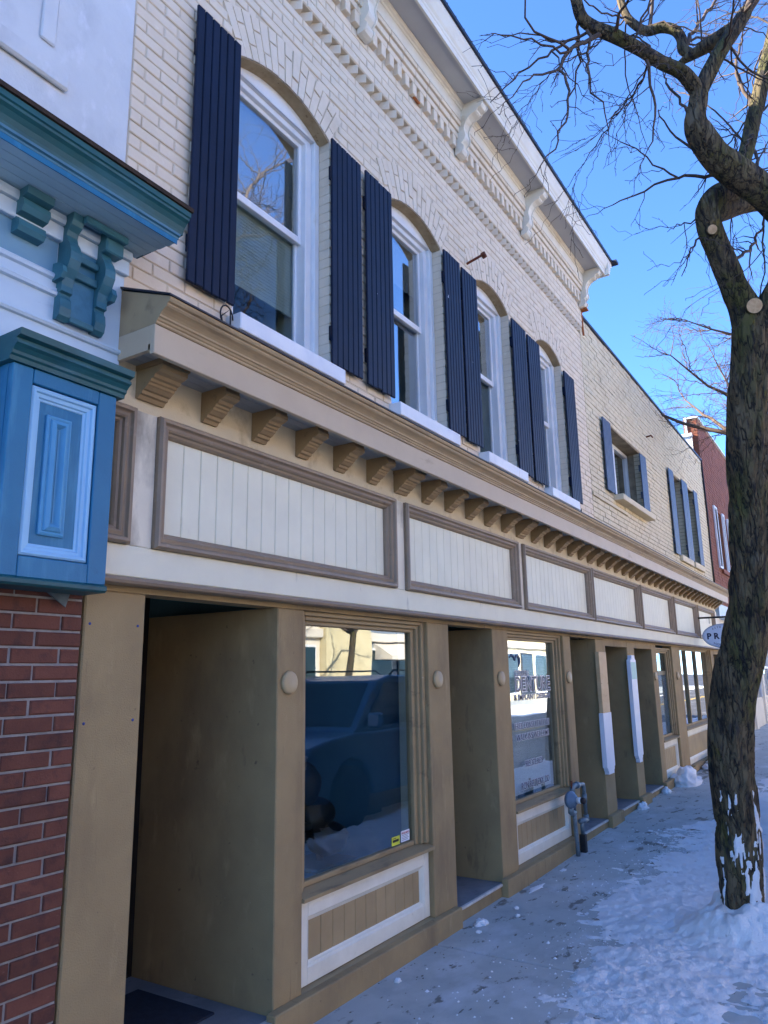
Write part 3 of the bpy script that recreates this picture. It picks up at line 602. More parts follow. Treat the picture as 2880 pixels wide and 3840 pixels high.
for xa, xb in ((1.692, 1.744), (1.863, 1.915)): MB().prism(GS, 'x', xa, xb).build('scroll', 'dark_teal', gb)
[MB().rbox(1.7455, 1.8615, ya, -.083, za, zb, .003).build('cross_bar', 'dark_teal', gb) for ya, za, zb in ((-.10, 3.235, 3.262), (-.104, 3.44, 3.475), (-.108, 3.52, 3.55))]
MB().rbox(1.735, 1.955, -.182, -.15, 3.672, 3.704, .006).rbox(1.862, 1.955, -.15, -.09, 3.61, 3.704, .006).build('bracket_cap', 'dark_teal', gb)
SS = [(-.06, 3.395), (-.125, 3.40), (-.140, 3.425), (-.13, 3.455), (-.10, 3.475), (-.06, 3.48)]
for xa, xb in ((1.672, 1.691), (1.916, 1.940)): MB().prism(SS, 'x', xa, xb).build('side_scroll', 'dark_teal', gb)
# projecting panelled box
bxm = MB().box(1.492, 1.964, -.118, 0, 2.142, 2.955)
bxm.rbox(1.492, 1.578, -.15, -.1185, 2.142, 2.955, .004).rbox(1.876, 1.964, -.15, -.1185, 2.142, 2.955, .004).rbox(1.579, 1.875, -.15, -.1185, 2.896, 2.955, .003).rbox(1.579, 1.875, -.15, -.1185, 2.142, 2.221, .003)
box = bxm.build('panelled_box', 'blue_paint', blue)
MB().frame(1.582, 1.872, 2.226, 2.891, [(0, -.119), (0, -.140), (.008, -.146), (.018, -.143), (.022, -.134), (.036, -.131), (.040, -.124), (.048, -.122), (.050, -.119)]).build('frame_moulding', 'blue_frame', box)
MB().frame(1.662, 1.772, 2.314, 2.796, [(0, -.1185), (0, -.128), (.008, -.134), (.016, -.130), (.020, -.138), (.034, -.146), (.048, -.126), (.054, -.124)]).build('raised_centre', 'blue_raised', box)
MB().prism([(-.0, 2.956), (-.162, 2.956), (-.166, 2.972), (-.176, 2.978), (-.178, 2.99), (-.192, 3.004), (-.206, 3.012), (-.206, 3.022), (-.198, 3.026), (-.198, 3.034), (-.222, 3.040), (-.226, 3.066), (0, 3.066)], 'x', 1.468, 1.992).build('cap_moulding', 'teal_paint', box)
MB().prism([(0, 2.112), (-.145, 2.112), (-.156, 2.120), (-.156, 2.134), (-.15, 2.141), (0, 2.141)], 'x', .6, 1.968).build('bottom_bead', 'teal_paint', box)
MB().add([(1.80, -.012, 2.112), (1.90, -.012, 2.112), (1.872, -.03, 2.055), (1.80, -.008, 2.11), (1.90, -.008, 2.11), (1.872, -.026, 2.055)], [(0, 1, 2), (3, 5, 4), (0, 3, 4, 1), (1, 4, 5, 2), (2, 5, 3, 0)]).build('loose_flashing', 'galvanised', blue)

# ------------------------------------------------------------------ storefront along the ground floor
sf = thing('storefront', 'long tan and white shopfront with panelled sign band and bracketed ledge', 'storefront', (2.0, 0, 0))
PIL = [(1.985, 2.30), (3.22, 3.45), (4.91, 5.245), (6.06, 6.39), (7.86, 8.09), (9.0, 9.385), (10.38, 10.74), (11.72, 12.0), (13.1, 13.72), (16.7, 17.0), (17.75, 18.04)]
FEND = 17.62
for a, b in PIL: MB().cbox(a, b, 0, 1.15, 0 if a < 12 else .05, 2.143, .006).build('pilaster', 'tan_render', sf)
MB().box(1.986, 18.04, .003, .13, 2.1445, 2.205).build('header', 'tan_render', sf)
for a, b in ((9.386, 10.379), (10.741, 11.719), (17.001, 17.749)): MB().box(a, b, .003, .11, 2.072, 2.144).build('lintel', 'tan_render', sf)
# recesses: floor, nosing, ceiling, door
for k, (a, b) in enumerate(((2.30, 3.22), (5.245, 6.06), (8.09, 9.0), (9.385, 10.38), (10.74, 11.72), (17.0, 17.75))):
    zt = .10+gz(a)*.8
    st = MB().box(a+.001, b-.001, -.002 if k else -.03, 1.14, -.05, zt-.004).build('step', 'tan_render', sf)
    MB().box(a+.002, b-.002, .0, 1.13, zt-.0035, zt).build('step_floor', 'step_paint', st)
    MB().rbox(a+.002, b-.002, -.014 if k else -.042, .012, zt-.016, zt+.003, .003).build('nosing', 'nosing', st)
    MB().box(a+.001, b-.001, .132, 1.14, 2.30, 2.36).build('recess_ceiling', 'recess_shade', sf)
    d = MB().box(a+.001, b-.001, 1.06, 1.14, zt+.001, 2.299).build('door', 'recess_shade', sf)
    MB().rbox(a+.10, b-.10, 1.045, 1.059, 1.1+zt, 2.0, .004).build('door_glass', 'screened_glass', d)
    MB().tube([(b-.09, 1.02, 1.02), (b-.09, 1.02, 1.14)], .01, 8).build('handle', 'galvanised', d)
# plinths
for a, b in ((3.165, 5.20), (6.01, 7.80), (8.955, 9.43), (10.335, 10.785), (11.675, 13.76), (13.761, 16.98)):
    zt = .135+gz(a)*.75
    MB().rbox(a, b, -.062, -.0005, -.03, zt, .006).build('plinth', 'tan_render', sf)
def display(x0, x1, ztop=2.066, zsill=.642, stall=True, mull=(), film=False, blind=False, pane='shop_glass', rng_=None):
    g = gz(x0)*.6; zsill += g; zin = .135+g
    f = MB()
    def surround(y0, y1, l, r_, t, z0):
        f.rbox(x0+l[0], x0+l[1], y0, y1, z0, ztop+t[1], .004).rbox(x1-r_[1], x1-r_[0], y0, y1, z0, ztop+t[1], .004).rbox(x0+l[1], x1-r_[1], y0, y1, ztop+t[0], ztop+t[1], .004)
    surround(.030, .13, (.001, .045), (.001, .045), (.052, .078), zsill-.03)
    surround(.052, .13, (.046, .078), (.046, .078), (.026, .0515), zsill-.03)
    surround(.074, .13, (.079, .112), (.079, .122), (0, .0255), zsill-.03)
    f.rbox(x0+.112, x1-.122, .082, .13, zsill-.03, zsill, .004)
    MB().prism([(.0, zin-.04), (.0, zin-.010), (.071, zin+.001), (.071, zin-.04)], 'x', x0+.001, x1-.001).build('plinth_cap', 'tan_wood', sf)
    for mx in mull: f.rbox(mx, mx+.05, .065, .13, zsill, ztop, .004)
    w = f.build('display_window', 'tan_wood', sf)
    xs = [x0+.105]+[v for mx in mull for v in (mx+.012, mx+.05)]+[x1-.115]
    for a, b in zip(xs[::2], xs[1::2]): MB().box(a, b, .100, .104, zsill-.01, ztop+.01).build('pane', pane, w)
    MB().prism([(-.012, zsill-.072), (-.014, zsill-.052), (.081, zsill-.031), (.13, zsill-.031), (.13, zsill-.072)], 'x', x0+.001, x1-.001).build('sill', 'tan_wood', w)
    s = MB().box(x0+.001, x1-.001, .072, .13, zin, zsill-.073)
    st, za, zb = (.10, zin+.002, zsill-.075)
    s.rbox(x0+.001, x0+.10, .040, .0715, za, zb, .003).rbox(x1-.075, x1-.001, .040, .0715, za, zb, .003)
    s.rbox(x0+.101, x1-.076, .040, .0715, zb-.095, zb, .003).rbox(x0+.101, x1-.076, .040, .0715, za, za+.085, .003)
    p = s.build('stall_panel', 'stall_white', w)
    MB().frame(x0+.101, x1-.076, za+.085, zb-.095, [(0, .041), (.004, .046), (.012, .048), (.018, .058), (.026, .062), (.028, .071)]).build('panel_moulding', 'stall_white', p)
    xa = x0+.131
    while xa < x1-.11:
        xb = min(xa+.114, x1-.106); MB().cbox(xa+.0015, xb-.0015, .062, .0715, za+.108, zb-.118, .003).build('board', 'stall_tan', p); xa += .114
    q = MB(); a, b, c, d_, e, h = x0+.02, x1-.02, .135, 2.6, .45, 2.5
    q.add([(a, c, e), (b, c, e), (b, d_, e), (a, d_, e), (a, c, h), (b, c, h), (b, d_, h), (a, d_, h)], [(0, 1, 2, 3), (4, 7, 6, 5), (1, 5, 6, 2), (2, 6, 7, 3), (3, 7, 4, 0)])
    q.build('room', 'room_wall', w)
    MB().rbox(x1-.118, x1-.07, .131, .19, zsill, ztop+.05, .004).build('inner_jamb', 'room_pale', w)
    if blind:
        bl = MB(); z = zsill+.02
        while z < ztop: bl.add([(x0+.08, .142, z), (x1-.22, .142, z), (x1-.22, .150, z+.0235), (x0+.08, .150, z+.0235)], [(0, 1, 2, 3)]); z += .0245
        bl.build('blind_slats', 'white_plastic', w, kind='stuff')
    if film:
        MB().rbox(x0+.112, x1-.122, .095, .125, zsill+.90, zsill+.97, .004).build('transom_bar', 'chrome_dark', w)
        MB().box(x0+.106, x1-.116, .1055, .107, zsill, zsill+.90).build('privacy_film', 'film_blue', w)
    return w
mk('film_blue', S(122, 160, 196), S(112, 150, 188), 2, .35)
w1 = display(3.45, 4.91)
w2 = display(6.39, 7.86, blind=True)
w3 = display(12.0, 13.1, ztop=2.03, zsill=.74, film=True, pane='screened_glass')
w4 = display(13.72, 16.70, ztop=2.10, zsill=.78, mull=(14.50, 15.42))
# stickers and lettering on the glass
st = MB().box(4.520, 4.622, .0985, .0995, .648, .703).build('sticker', 'sticker_yellow', w1)
MB().box(4.532, 4.608, .0978, .0983, .668, .684).box(4.532, 4.575, .0978, .0983, .690, .694).build('sticker_print', 'black_rubber', st)
st = MB().box(4.640, 4.752, .0985, .0995, .652, .722).build('sticker', 'white_letter', w1)
text('sticker_print', 'WARNING', .021, (4.646, .098, .700), 'sticker_red', st)
m = MB()
for k in range(4): m.box(4.65, 4.74-.012*(k % 2), .0978, .0983, .692-.010*k, .695-.010*k)
m.build('sticker_lines', 'grey_letter', st)
def decal(body, xl, xr, zb, h, off=.002):
    size = h/.70
    o = text('lettering', body, size, (xl, .0970, zb), 'navy_letter', w2, 1.0, off*.2)
    wd = max(v.co.x for v in o.data.vertices)-min(v.co.x for v in o.data.vertices); sx = (xr-xl)/wd; o.scale = (sx, 1, 1)
    t = text('lettering_outline', body, size, (xl, .0985, zb), 'white_letter', w2, sx, off*2.2); t.scale = (sx, 1, 1)
decal('COBOURG', 6.735, 7.085, 1.735, .050, .002)
decal('DENTURE', 6.735, 7.64, 1.590, .138, .004)
decal('& IMPLANT DESIGN', 6.70, 7.63, 1.512, .050, .002)
decal('FREE CONSULTATIONS', 6.685, 7.57, 1.250, .056)
decal('WALK-INS WELCOME', 6.705, 7.545, 1.148, .056)
decal('905.372.9839', 6.88, 7.33, .903, .056)
decal('RON REUTCKY, DD', 6.763, 7.467, .714, .060)
lg = [(6.64, 1.905), (6.68, 1.932), (6.73, 1.915), (6.76, 1.885), (6.79, 1.92), (6.83, 1.93), (6.865, 1.90), (6.87, 1.86), (6.85, 1.82)]
MB().tube([(x, .098, z) for x, z in lg], [.006, .010, .012, .010, .010, .012, .013, .011, .005], 6).build('logo_swirl', 'grey_letter', w2, True)
# round cover plates
for x, z in ((3.312, 1.733), (5.035, 1.726), (6.19, 1.718), (7.95, 1.708), (11.80, 1.680), (13.34, 1.670)):
    MB().lathe((x, -.0005, z), (0, -1, 0), [(.064, 0), (.064, .012), (.060, .020), (.050, .025), (.0, .029)], 28).build('cover_plate', 'disc_cover', sf, True)
mk('plug_blue', S(40, 60, 130), S(36, 54, 120), 9, .5)
for x, z in ((2.012, 1.998), (2.261, 1.999), (2.014, 1.592), (2.260, 1.593)): MB().lathe((x, .0, z), (0, -1, 0), [(.006, 0), (.006, .002), (.002, .003)], 10).build('wall_plug', 'plug_blue', sf)
# sign band
MB().box(1.61, FEND, -.006, .25, 2.21, 3.24).build('band_backing', 'frieze_cream', sf)
PAN = [(1.62, 2.142), (2.277, 4.390), (4.530, 6.595), (6.725, 8.812), (8.852, 11.02), (11.13, 13.18), (13.32, 15.27), (15.41, 17.25)]
MB().cbox(1.61, FEND, -.045, -.0065, 2.207, 2.347, .004).build('bottom_rail', 'fascia_white', sf)
xs = [1.61]+[v for p in PAN for v in p]+[FEND]
for a, b in zip(xs[::2], xs[1::2]):
    if b-a > .012: MB().cbox(a, b, -.045, -.0065, 2.3475, 2.980, .003).build('stile', 'stile_white', sf)
MB().box(1.61, FEND, -.030, -.0065, 2.9805, 3.200).build('frieze', 'frieze_cream', sf)
MB().prism([(-.0065, 2.170), (-.050, 2.170), (-.066, 2.176), (-.072, 2.188), (-.066, 2.200), (-.050, 2.2065), (-.0065, 2.2065)], 'x', 1.985, FEND+.02).build('bead', 'mould_taupe', sf)
MP = [(0, -.0065), (0, -.066), (.010, -.080), (.024, -.078), (.031, -.063), (.036, -.060), (.050, -.064), (.058, -.058), (.062, -.044), (.072, -.040), (.080, -.030), (.085, -.0065)]
for a, b in PAN:
    p = MB().frame(a, b, 2.348, 2.9795, MP).build('sign_panel', 'mould_taupe', sf)
    xa = a+.085
    while xa < b-.09:
        xb = min(xa+.1153, b-.085); MB().cbox(xa+.0012, xb-.0012, -.0135, -.0068, 2.430, 2.898, .0035).build('board', 'panel_white', p); xa += .1153
# ledge with crown, soffit boards and brackets
LG0, LG1 = 2.022, 17.70
ldg = MB().cbox(LG0, LG1, -.302, -.275, 3.148, 3.284, .003).box(LG0, LG0+.022, -.2745, -.006, 3.170, 3.284).build('ledge', 'ledge_beige', sf)
MB().prism([(-.006, 3.285), (-.304, 3.285), (-.309, 3.290), (-.309, 3.298), (-.316, 3.302), (-.320, 3.310), (-.328, 3.314), (-.330, 3.322), (-.338, 3.330), (-.352, 3.340), (-.368, 3.348), (-.374, 3.356), (-.374, 3.364), (-.386, 3.368), (-.392, 3.378), (-.392, 3.388), (-.006, 3.535)], 'x', LG0, LG1+.04).build('crown_moulding', 'ledge_crown', ldg)
MB().prism([(-.400, 3.388), (-.401, 3.396), (.0, 3.556), (.0, 3.546)], 'x', LG0-.01, LG1+.05).build('ledge_roof', 'roof_metal', ldg)
for k in range(4):
    ya = -.033-.0605*k; MB().add([(LG0+.023, ya, 3.196), (LG1, ya, 3.196), (LG1, ya-.056, 3.196), (LG0+.023, ya-.056, 3.196), (LG0+.023, ya+.002, 3.201), (LG1, ya+.002, 3.201), (LG1, ya-.058, 3.201), (LG0+.023, ya-.058, 3.201)], [(0, 1, 2, 3), (0, 4, 5, 1), (3, 2, 6, 7)]).build('soffit_board', 'soffit_board', ldg)
MB().box(LG0+.023, LG1, -.274, -.030, 3.2015, 3.207).build('soffit_backing', 'tan_wood', ldg)
MB().box(LG0, LG1, -.2745, -.262, 3.160, 3.1955).build('soffit_trim', 'ledge_crown', ldg)
BS = [(-.0305, 3.038), (-.048, 3.036), (-.060, 3.052), (-.074, 3.056), (-.080, 3.070), (-.092, 3.073), (-.108, 3.086), (-.116, 3.090), (-.121, 3.100), (-.131, 3.104), (-.136, 3.114), (-.152, 3.118), (-.160, 3.132), (-.184, 3.137), (-.192, 3.142), (-.204, 3.146), (-.206, 3.170), (-.0305, 3.170)]
def brk(w, cap):
    m = MB().prism(BS, 'x', 0, w)
    m.box(-.006 if cap else .0, w+(.006 if cap else 0), -.214 if cap else -.200, -.031, 3.1705, 3.195); return m.mesh('ledge_bracket', 'bracket_tan')
big, small = brk(.155, True), brk(.100, False)
BIG = [2.153, 4.424, 6.638, 8.805, 11.02, 13.21, 15.40, 17.50]
for a, b in zip(BIG, BIG[1:]):
    link('ledge_bracket', big, sf, (a, 0, 0))
    n = 6; 
    for k in range(1, n): link('ledge_bracket', small, sf, (a+.03+(b-a)*k/n, 0, 0))
link('ledge_bracket', big, sf, (BIG[-1], 0, 0))
# ------------------------------------------------------------------ white sign boards on the pilasters
o = thing('pilaster_sign_board', 'narrow sign board on pilaster with bare plywood top and white lower part', 'sign board', (9.1, -.02, .6))
MB().cbox(8.950, 9.238, -.046, -.0005, 1.288, 1.990, .002).build('plywood_part', 'sign_ply', o)
MB().prism([(8.925, .68), (8.96, .68), (8.962, .648), (8.985, .640), (8.99, .605), (9.19, .605), (9.195, .640), (9.216, .648), (9.218, .68), (9.245, .68), (9.245, 1.287), (8.925, 1.287)], 'y', -.052, -.0005).build('white_part', 'sign_white', o)
MB().box(8.965, 8.975, -.049, -.047, 1.62, 1.63).box(9.21, 9.22, -.049, -.047, 1.62, 1.63).build('screw', 'rust', o)
o = thing('pilaster_sign_board', 'tall white sign board with notched ends and pale green patch on pilaster', 'sign board', (10.4, -.02, .6))
MB().prism([(10.30, .68), (10.335, .68), (10.337, .652), (10.36, .644), (10.365, .598), (10.50, .598), (10.505, .644), (10.528, .652), (10.53, .68), (10.575, .68), (10.575, 1.905), (10.54, 1.915), (10.528, 1.93), (10.522, 1.968), (10.375, 1.968), (10.368, 1.93), (10.35, 1.915), (10.30, 1.905)], 'y', -.050, -.0005).build('board', 'sign_white', o)
MB().box(10.315, 10.572, -.0525, -.0505, 1.655, 1.878).build('green_patch', 'sign_green', o)
# ------------------------------------------------------------------ hanging oval sign
hs = thing('hanging_oval_sign', 'pale oval shop sign reading PRE hanging from black bar behind the tree', 'sign', (15.35, -.05, 2.7))
SX = 15.35
MB().rbox(SX-.015, SX+.015, -.98, -.055, 2.705, 2.738, .003).rbox(SX-.03, SX+.03, -.0555, -.0455, 2.64, 2.80, .003).build('arm', 'black_rubber', hs)
for yy in (-.26, -.72):
    m = MB()
    for k in range(3):
        c = Vector((SX, yy, 2.69-.032*k)); pts = [c+(Vector((math.cos(a), 0, 0)) if k % 2 else Vector((0, math.cos(a), 0)))*.008+Vector((0, 0, math.sin(a)*.018)) for a in [2*math.pi*j/10 for j in range(11)]]
        m.tube(pts, .003, 5)
    m.build('chain', 'galvanised', hs, True)
CY, CZ, EA, EB = -.485, 2.375, .372, .225
def ell(a, b, n=48): return [(CY+a*math.cos(2*math.pi*k/n), CZ+b*math.sin(2*math.pi*k/n)) for k in range(n)]
MB().prism(ell(EA, EB), 'x', SX-.012, SX+.012).build('oval_rim', 'oval_rim', hs)
MB().prism(ell(EA-.014, EB-.014), 'x', SX-.0145, SX+.0145).build('oval_face', 'oval_face', hs)
MB().add([(SX-.0155, y, z) for y, z in ell(EA-.026, EB-.026)]+[(SX-.0155, y, z) for y, z in ell(EA-.030, EB-.030)], [(k, (k+1) % 48, 48+(k+1) % 48, 48+k) for k in range(48)]).build('inner_ring', 'oval_rim', hs)
for k, ch in enumerate('PRE'): text('lettering', ch, .150, (SX-.0155, CY+.255-.128*k, CZ-.052), 'navy_letter', hs, 1.0, .006, 'CENTER', rot=(R(90), 0, R(-90)))
def arc_text(s, t0, dt, rx, rz, size, flip):
    for k, ch in enumerate(s):
        if ch == ' ': continue
        t = t0+dt*k; y = CY-rx*math.sin(t); z = CZ+(rz*math.cos(t) if not flip else -rz*math.cos(t))
        text('lettering', ch, size, (SX-.0155, y, z-size*.35), 'grey_letter', hs, 1.0, .001, 'CENTER', rot=(R(90), 0, R(-90)))
arc_text('ESTD  202', -.62, .155, .30, .165, .046, False)
arc_text('FOOD-CO', -.62, .135, .30, .165, .046, True)
# ------------------------------------------------------------------ gas regulators
def gas(name, label, x, y, zb, sc=1.0):
    o = thing(name, label, 'gas meter', (x, y, zb)); P = lambda dx, dz, dy=0: (x+dx*sc, y+dy, zb+dz*sc)
    MB().tube([P(.04, -.02), P(.03, .12), P(.01, .30), P(0, .44)], .021, 10).tube([P(0, .44), P(-.01, .62)], .024, 10).build('riser_pipe', 'galvanised', o, True)
    MB().tube([P(-.01, .60), P(-.005, .655), P(.04, .665), P(.26, .650), P(.315, .645), P(.335, .60), P(.345, .33)], [.025, .027, .025, .020, .022, .021, .019], 10).tube([P(.10, .662), P(.16, .657)], .033, 8).tube([P(.335, .55), P(.338, .47)], .026, 10).build('loop_pipe', 'galvanised', o, True)
    MB().tube([P(.365, .30), P(.16, .315)], .026, 10).tube([P(.345, .35), P(.348, .28)], .027, 10).tube([P(.20, .33), P(.21, .19)], .020, 10).build('tee_pipe', 'galvanised', o, True)
    MB().rbox(x+.185*sc, x+.245*sc, y-.03, y+.03, zb, zb+.19*sc, .006).build('rubber_foot', 'black_rubber', o)
    r = MB().lathe(P(-.115, .555, -.03), (-.25, -1, .05), [(.03, -.06), (.070, -.045), (.084, -.02), (.084, -.004), (.074, .002), (.060, .022), (.046, .036), (.032, .044), (.030, .060)], 24).build('regulator', 'regulator_grey', o, True)
    MB().lathe(P(-.115, .555, -.03), (-.25, -1, .05), [(.029, .060), (.029, .105)], 16).build('vent_collar', 'white_plastic', r, True)
    MB().lathe(P(-.115, .555, -.03), (-.25, -1, .05), [(.030, .1052), (.030, .130), (.026, .134)], 16).build('vent_cap', 'black_rubber', r, True)
    MB().tube([P(-.115, .50, -.01), P(-.115, .44, -.01), P(-.07, .425, -.005), P(.01, .425)], [.028, .030, .026, .026], 10).build('elbow', 'galvanised', r, True)
    MB().tube([P(-.02, .64), P(-.025, .72)], [.009, .012], 8).build('valve_pin', 'rust', o, True)
    return o
gas('gas_regulator', 'grey gas regulator with looped pipes beside the lettered shop window', 7.53, -.115, .0)
gas('gas_regulator', 'grey gas pipes with rusty valve standing in snow half behind the tree', 15.45, -.16, .14, .88)
# ------------------------------------------------------------------ inside the first window, mat
ch = thing('padded_chair', 'dark padded chair standing inside behind the first shop window', 'chair', (4.35, .8, .45))
def blob(c, r, n=3, jit=.12, seed=1):
    bm = bmesh.new(); bmesh.ops.create_icosphere(bm, subdivisions=n, radius=1.0)
    for v in bm.verts:
        k = 1+jit*mnoise.noise(v.co*1.7+Vector((seed*3.1, seed*1.7, 0)))+jit*.6*mnoise.noise(v.co*4.1+Vector((0, seed*2.3, seed)))
        v.co = Vector((v.co.x*r[0]*k, v.co.y*r[1]*k, v.co.z*r[2]*k))+Vector(c)
    m = MB(); m.v = [tuple(v.co) for v in bm.verts]; m.f = [tuple(v.index for v in f.verts) for f in bm.faces]; bm.free(); return m
blob((4.46, .80, 1.00), (.15, .11, .16), 3, .10, 2).build('headrest', 'chair_black', ch, True)
blob((4.56, .78, .79), (.18, .13, .12), 3, .12, 5).build('backrest', 'chair_black', ch, True)
blob((4.66, .74, .62), (.16, .16, .12), 3, .12, 8).build('seat', 'chair_black', ch, True)
MB().rbox(4.20, 4.42, .68, .77, .72, .77, .012).tube([(4.31, .73, .74), (4.36, .76, .50)], .016, 8).build('armrest', 'chair_black', ch)
MB().tube([(4.62, .78, .60), (4.62, .78, .46)], .03, 10).rbox(4.36, 4.84, .60, .96, .4505, .475, .01).build('base', 'chair_black', ch)
tag(MB().rbox(2.42, 3.10, .28, .86, .1005, .112, .004).build('door_mat', 'mat_dark'), 'dark blue door mat on the floor of the nearest recessed doorway', 'mat') if mk('mat_dark', S(26, 34, 48), S(34, 44, 60), 30, .95, .6, 160) else None
# ------------------------------------------------------------------ street tree
LIMBS={
 'trunk':[(6.005,-1.777,-0.189,0.1709),(5.944,-1.801,0.11,0.1547),(5.812,-1.844,0.726,0.1439),(5.71,-1.869,1.184,0.1403),(5.669,-1.903,1.43,0.1439),(5.644,-1.935,1.605,0.1493),(5.635,-1.993,1.78,0.1529),(5.616,-2.052,1.955,0.149),(5.575,-2.114,2.217,0.1433),(5.526,-2.161,2.478,0.143),(5.439,-2.202,2.823,0.1407),(5.348,-2.236,3.166,0.1375),(5.264,-2.279,3.505,0.1219),(5.217,-2.327,3.76,0.1128),(5.173,-2.359,3.962,0.1144)],
 'A':[(5.19,-2.347,3.915,0.104),(5.136,-2.34,4.105,0.0987),(5.035,-2.296,4.246,0.0876),(4.924,-2.246,4.46,0.0838),(4.853,-2.222,4.585,0.0826),(4.83,-2.228,4.687,0.0834),(4.868,-2.288,4.784,0.0785),(4.962,-2.372,4.861,0.0749),(5.009,-2.412,4.917,0.0621)],
 'F':[(4.862,-2.238,4.682,0.0698),(4.99,-2.315,4.754,0.0692),(5.111,-2.406,4.835,0.0719),(5.227,-2.512,4.881,0.0745),(5.412,-2.63,4.925,0.0741)],
 'Bbase':[(5.199,-2.369,3.932,0.0987),(5.178,-2.491,4.079,0.1004),(5.149,-2.626,4.289,0.1037),(5.051,-2.678,4.469,0.1022),(4.884,-2.6,4.642,0.0992),(4.667,-2.428,4.78,0.0954),(4.548,-2.346,4.852,0.0872),(4.45,-2.28,4.977,0.0819),(4.398,-2.266,5.051,0.0669),(4.387,-2.295,5.162,0.0555),(4.378,-2.31,5.234,0.0522)],
 'B1':[(4.381,-2.308,5.218,0.0489),(4.268,-2.242,5.305,0.042),(4.154,-2.15,5.334,0.0401),(4.033,-2.055,5.382,0.0381),(3.9,-1.941,5.432,0.0409),(3.814,-1.856,5.46,0.0392),(3.749,-1.808,5.498,0.0359),(3.702,-1.796,5.557,0.0342),(3.652,-1.796,5.661,0.0325),(3.603,-1.836,5.76,0.0291)],
 'B2':[(4.381,-2.308,5.218,0.0489),(4.438,-2.409,5.433,0.0477),(4.502,-2.511,5.624,0.0481),(4.567,-2.606,5.794,0.0435)],
 'C':[(4.641,-2.572,5.797,0.0443),(4.699,-2.437,5.806,0.0454),(4.731,-2.333,5.805,0.0443),(4.758,-2.245,5.81,0.036),(4.766,-2.156,5.793,0.0145)],
 'Dl':[(4.766,-2.261,5.819,0.036),(4.77,-2.203,5.896,0.0363),(4.788,-2.197,6.0,0.0348),(4.79,-2.162,6.093,0.0351),(4.775,-2.081,6.141,0.0335),(4.765,-1.993,6.152,0.0319),(4.755,-1.928,6.22,0.0302),(4.737,-1.868,6.329,0.0285),(4.733,-1.829,6.532,0.0269),(4.672,-1.803,6.702,0.0231)],
 'E':[(5.233,-2.394,5.038,0.0463),(5.32,-2.41,5.212,0.051),(5.42,-2.464,5.426,0.0558),(5.507,-2.547,5.761,0.0568),(5.594,-2.648,6.144,0.0578),(5.68,-2.745,6.519,0.0548),(5.737,-2.816,6.945,0.0496)],
 't1':[(3.864,-1.889,5.441,0.0157),(3.701,-1.8,5.288,0.0123),(3.627,-1.749,5.218,0.0106),(3.572,-1.724,5.135,0.009),(3.529,-1.709,5.03,0.0081),(3.461,-1.677,4.977,0.0066),(3.376,-1.614,4.918,0.0058),(3.31,-1.575,4.846,0.0043),(3.289,-1.52,4.791,0.0036)],
 't2':[(3.529,-1.709,5.027,0.0081),(3.521,-1.741,4.904,0.0073),(3.505,-1.751,4.753,0.0065),(3.462,-1.736,4.647,0.0057),(3.446,-1.714,4.564,0.005),(3.415,-1.681,4.461,0.0042),(3.358,-1.645,4.36,0.0035)],
 't3':[(3.783,-1.826,5.46,0.0109),(3.736,-1.821,5.205,0.0077),(3.722,-1.829,5.046,0.0068),(3.719,-1.846,4.957,0.0053),(3.737,-1.879,4.875,0.0045),(3.761,-1.899,4.831,0.0037)],
 't4':[(3.627,-1.749,5.218,0.0091),(3.515,-1.673,5.231,0.0075),(3.459,-1.604,5.276,0.0067),(3.381,-1.589,5.307,0.0059),(3.319,-1.61,5.365,0.0051),(3.321,-1.654,5.464,0.0044)],
 't5':[(4.082,-2.088,5.366,0.0112),(4.094,-2.082,5.164,0.0079),(4.105,-2.097,5.017,0.0071),(4.108,-2.084,4.88,0.0055),(4.104,-2.028,4.758,0.0039)],
 't6':[(3.617,-1.744,5.196,0.0076),(3.496,-1.632,5.202,0.006),(3.391,-1.564,5.206,0.0044),(3.293,-1.494,5.181,0.0037)],
 't7':[(4.661,-2.412,4.764,0.0149),(4.648,-2.251,4.841,0.011),(4.657,-2.091,4.884,0.0086),(4.637,-1.961,4.876,0.007),(4.62,-1.825,4.841,0.0053),(4.601,-1.688,4.813,0.0036)],
 't8':[(4.657,-2.091,4.884,0.0069),(4.607,-1.962,4.995,0.0052),(4.591,-1.891,5.116,0.0044),(4.557,-1.788,5.23,0.0036)],
 't9':[(4.765,-1.993,6.152,0.0169),(4.793,-2.018,6.292,0.0132),(4.774,-2.055,6.458,0.0113)],
 't10':[(4.77,-2.199,5.887,0.0163),(4.878,-2.269,6.111,0.013),(4.996,-2.336,6.286,0.0113),(5.126,-2.445,6.519,0.0096)],
 't11':[(5.516,-2.56,5.761,0.0176),(5.521,-2.479,6.011,0.012),(5.567,-2.463,6.266,0.0102),(5.666,-2.534,6.525,0.0083)],
 't12':[(4.395,-2.262,5.051,0.0131),(4.36,-2.209,5.147,0.009),(4.399,-2.155,5.336,0.0075),(4.457,-2.106,5.463,0.006)],
 't13':[(4.548,-2.346,4.852,0.0165),(4.555,-2.247,4.957,0.01),(4.588,-2.157,5.077,0.0077),(4.609,-2.069,5.25,0.0061),(4.662,-2.02,5.391,0.0045)],
 't14':[(5.364,-2.435,5.1,0.017),(5.677,-2.51,5.482,0.013),(5.9,-2.454,5.888,0.0105),(6.079,-2.514,6.282,0.0087)],
 't15':[(3.889,-1.926,5.437,0.0126),(3.798,-2.014,5.441,0.0092),(3.716,-2.082,5.457,0.0075)],
 't16':[(4.955,-2.245,4.34,0.014),(5.342,-2.382,4.585,0.0111),(5.573,-2.469,4.842,0.0087),(5.674,-2.514,5.032,0.0069)],
}

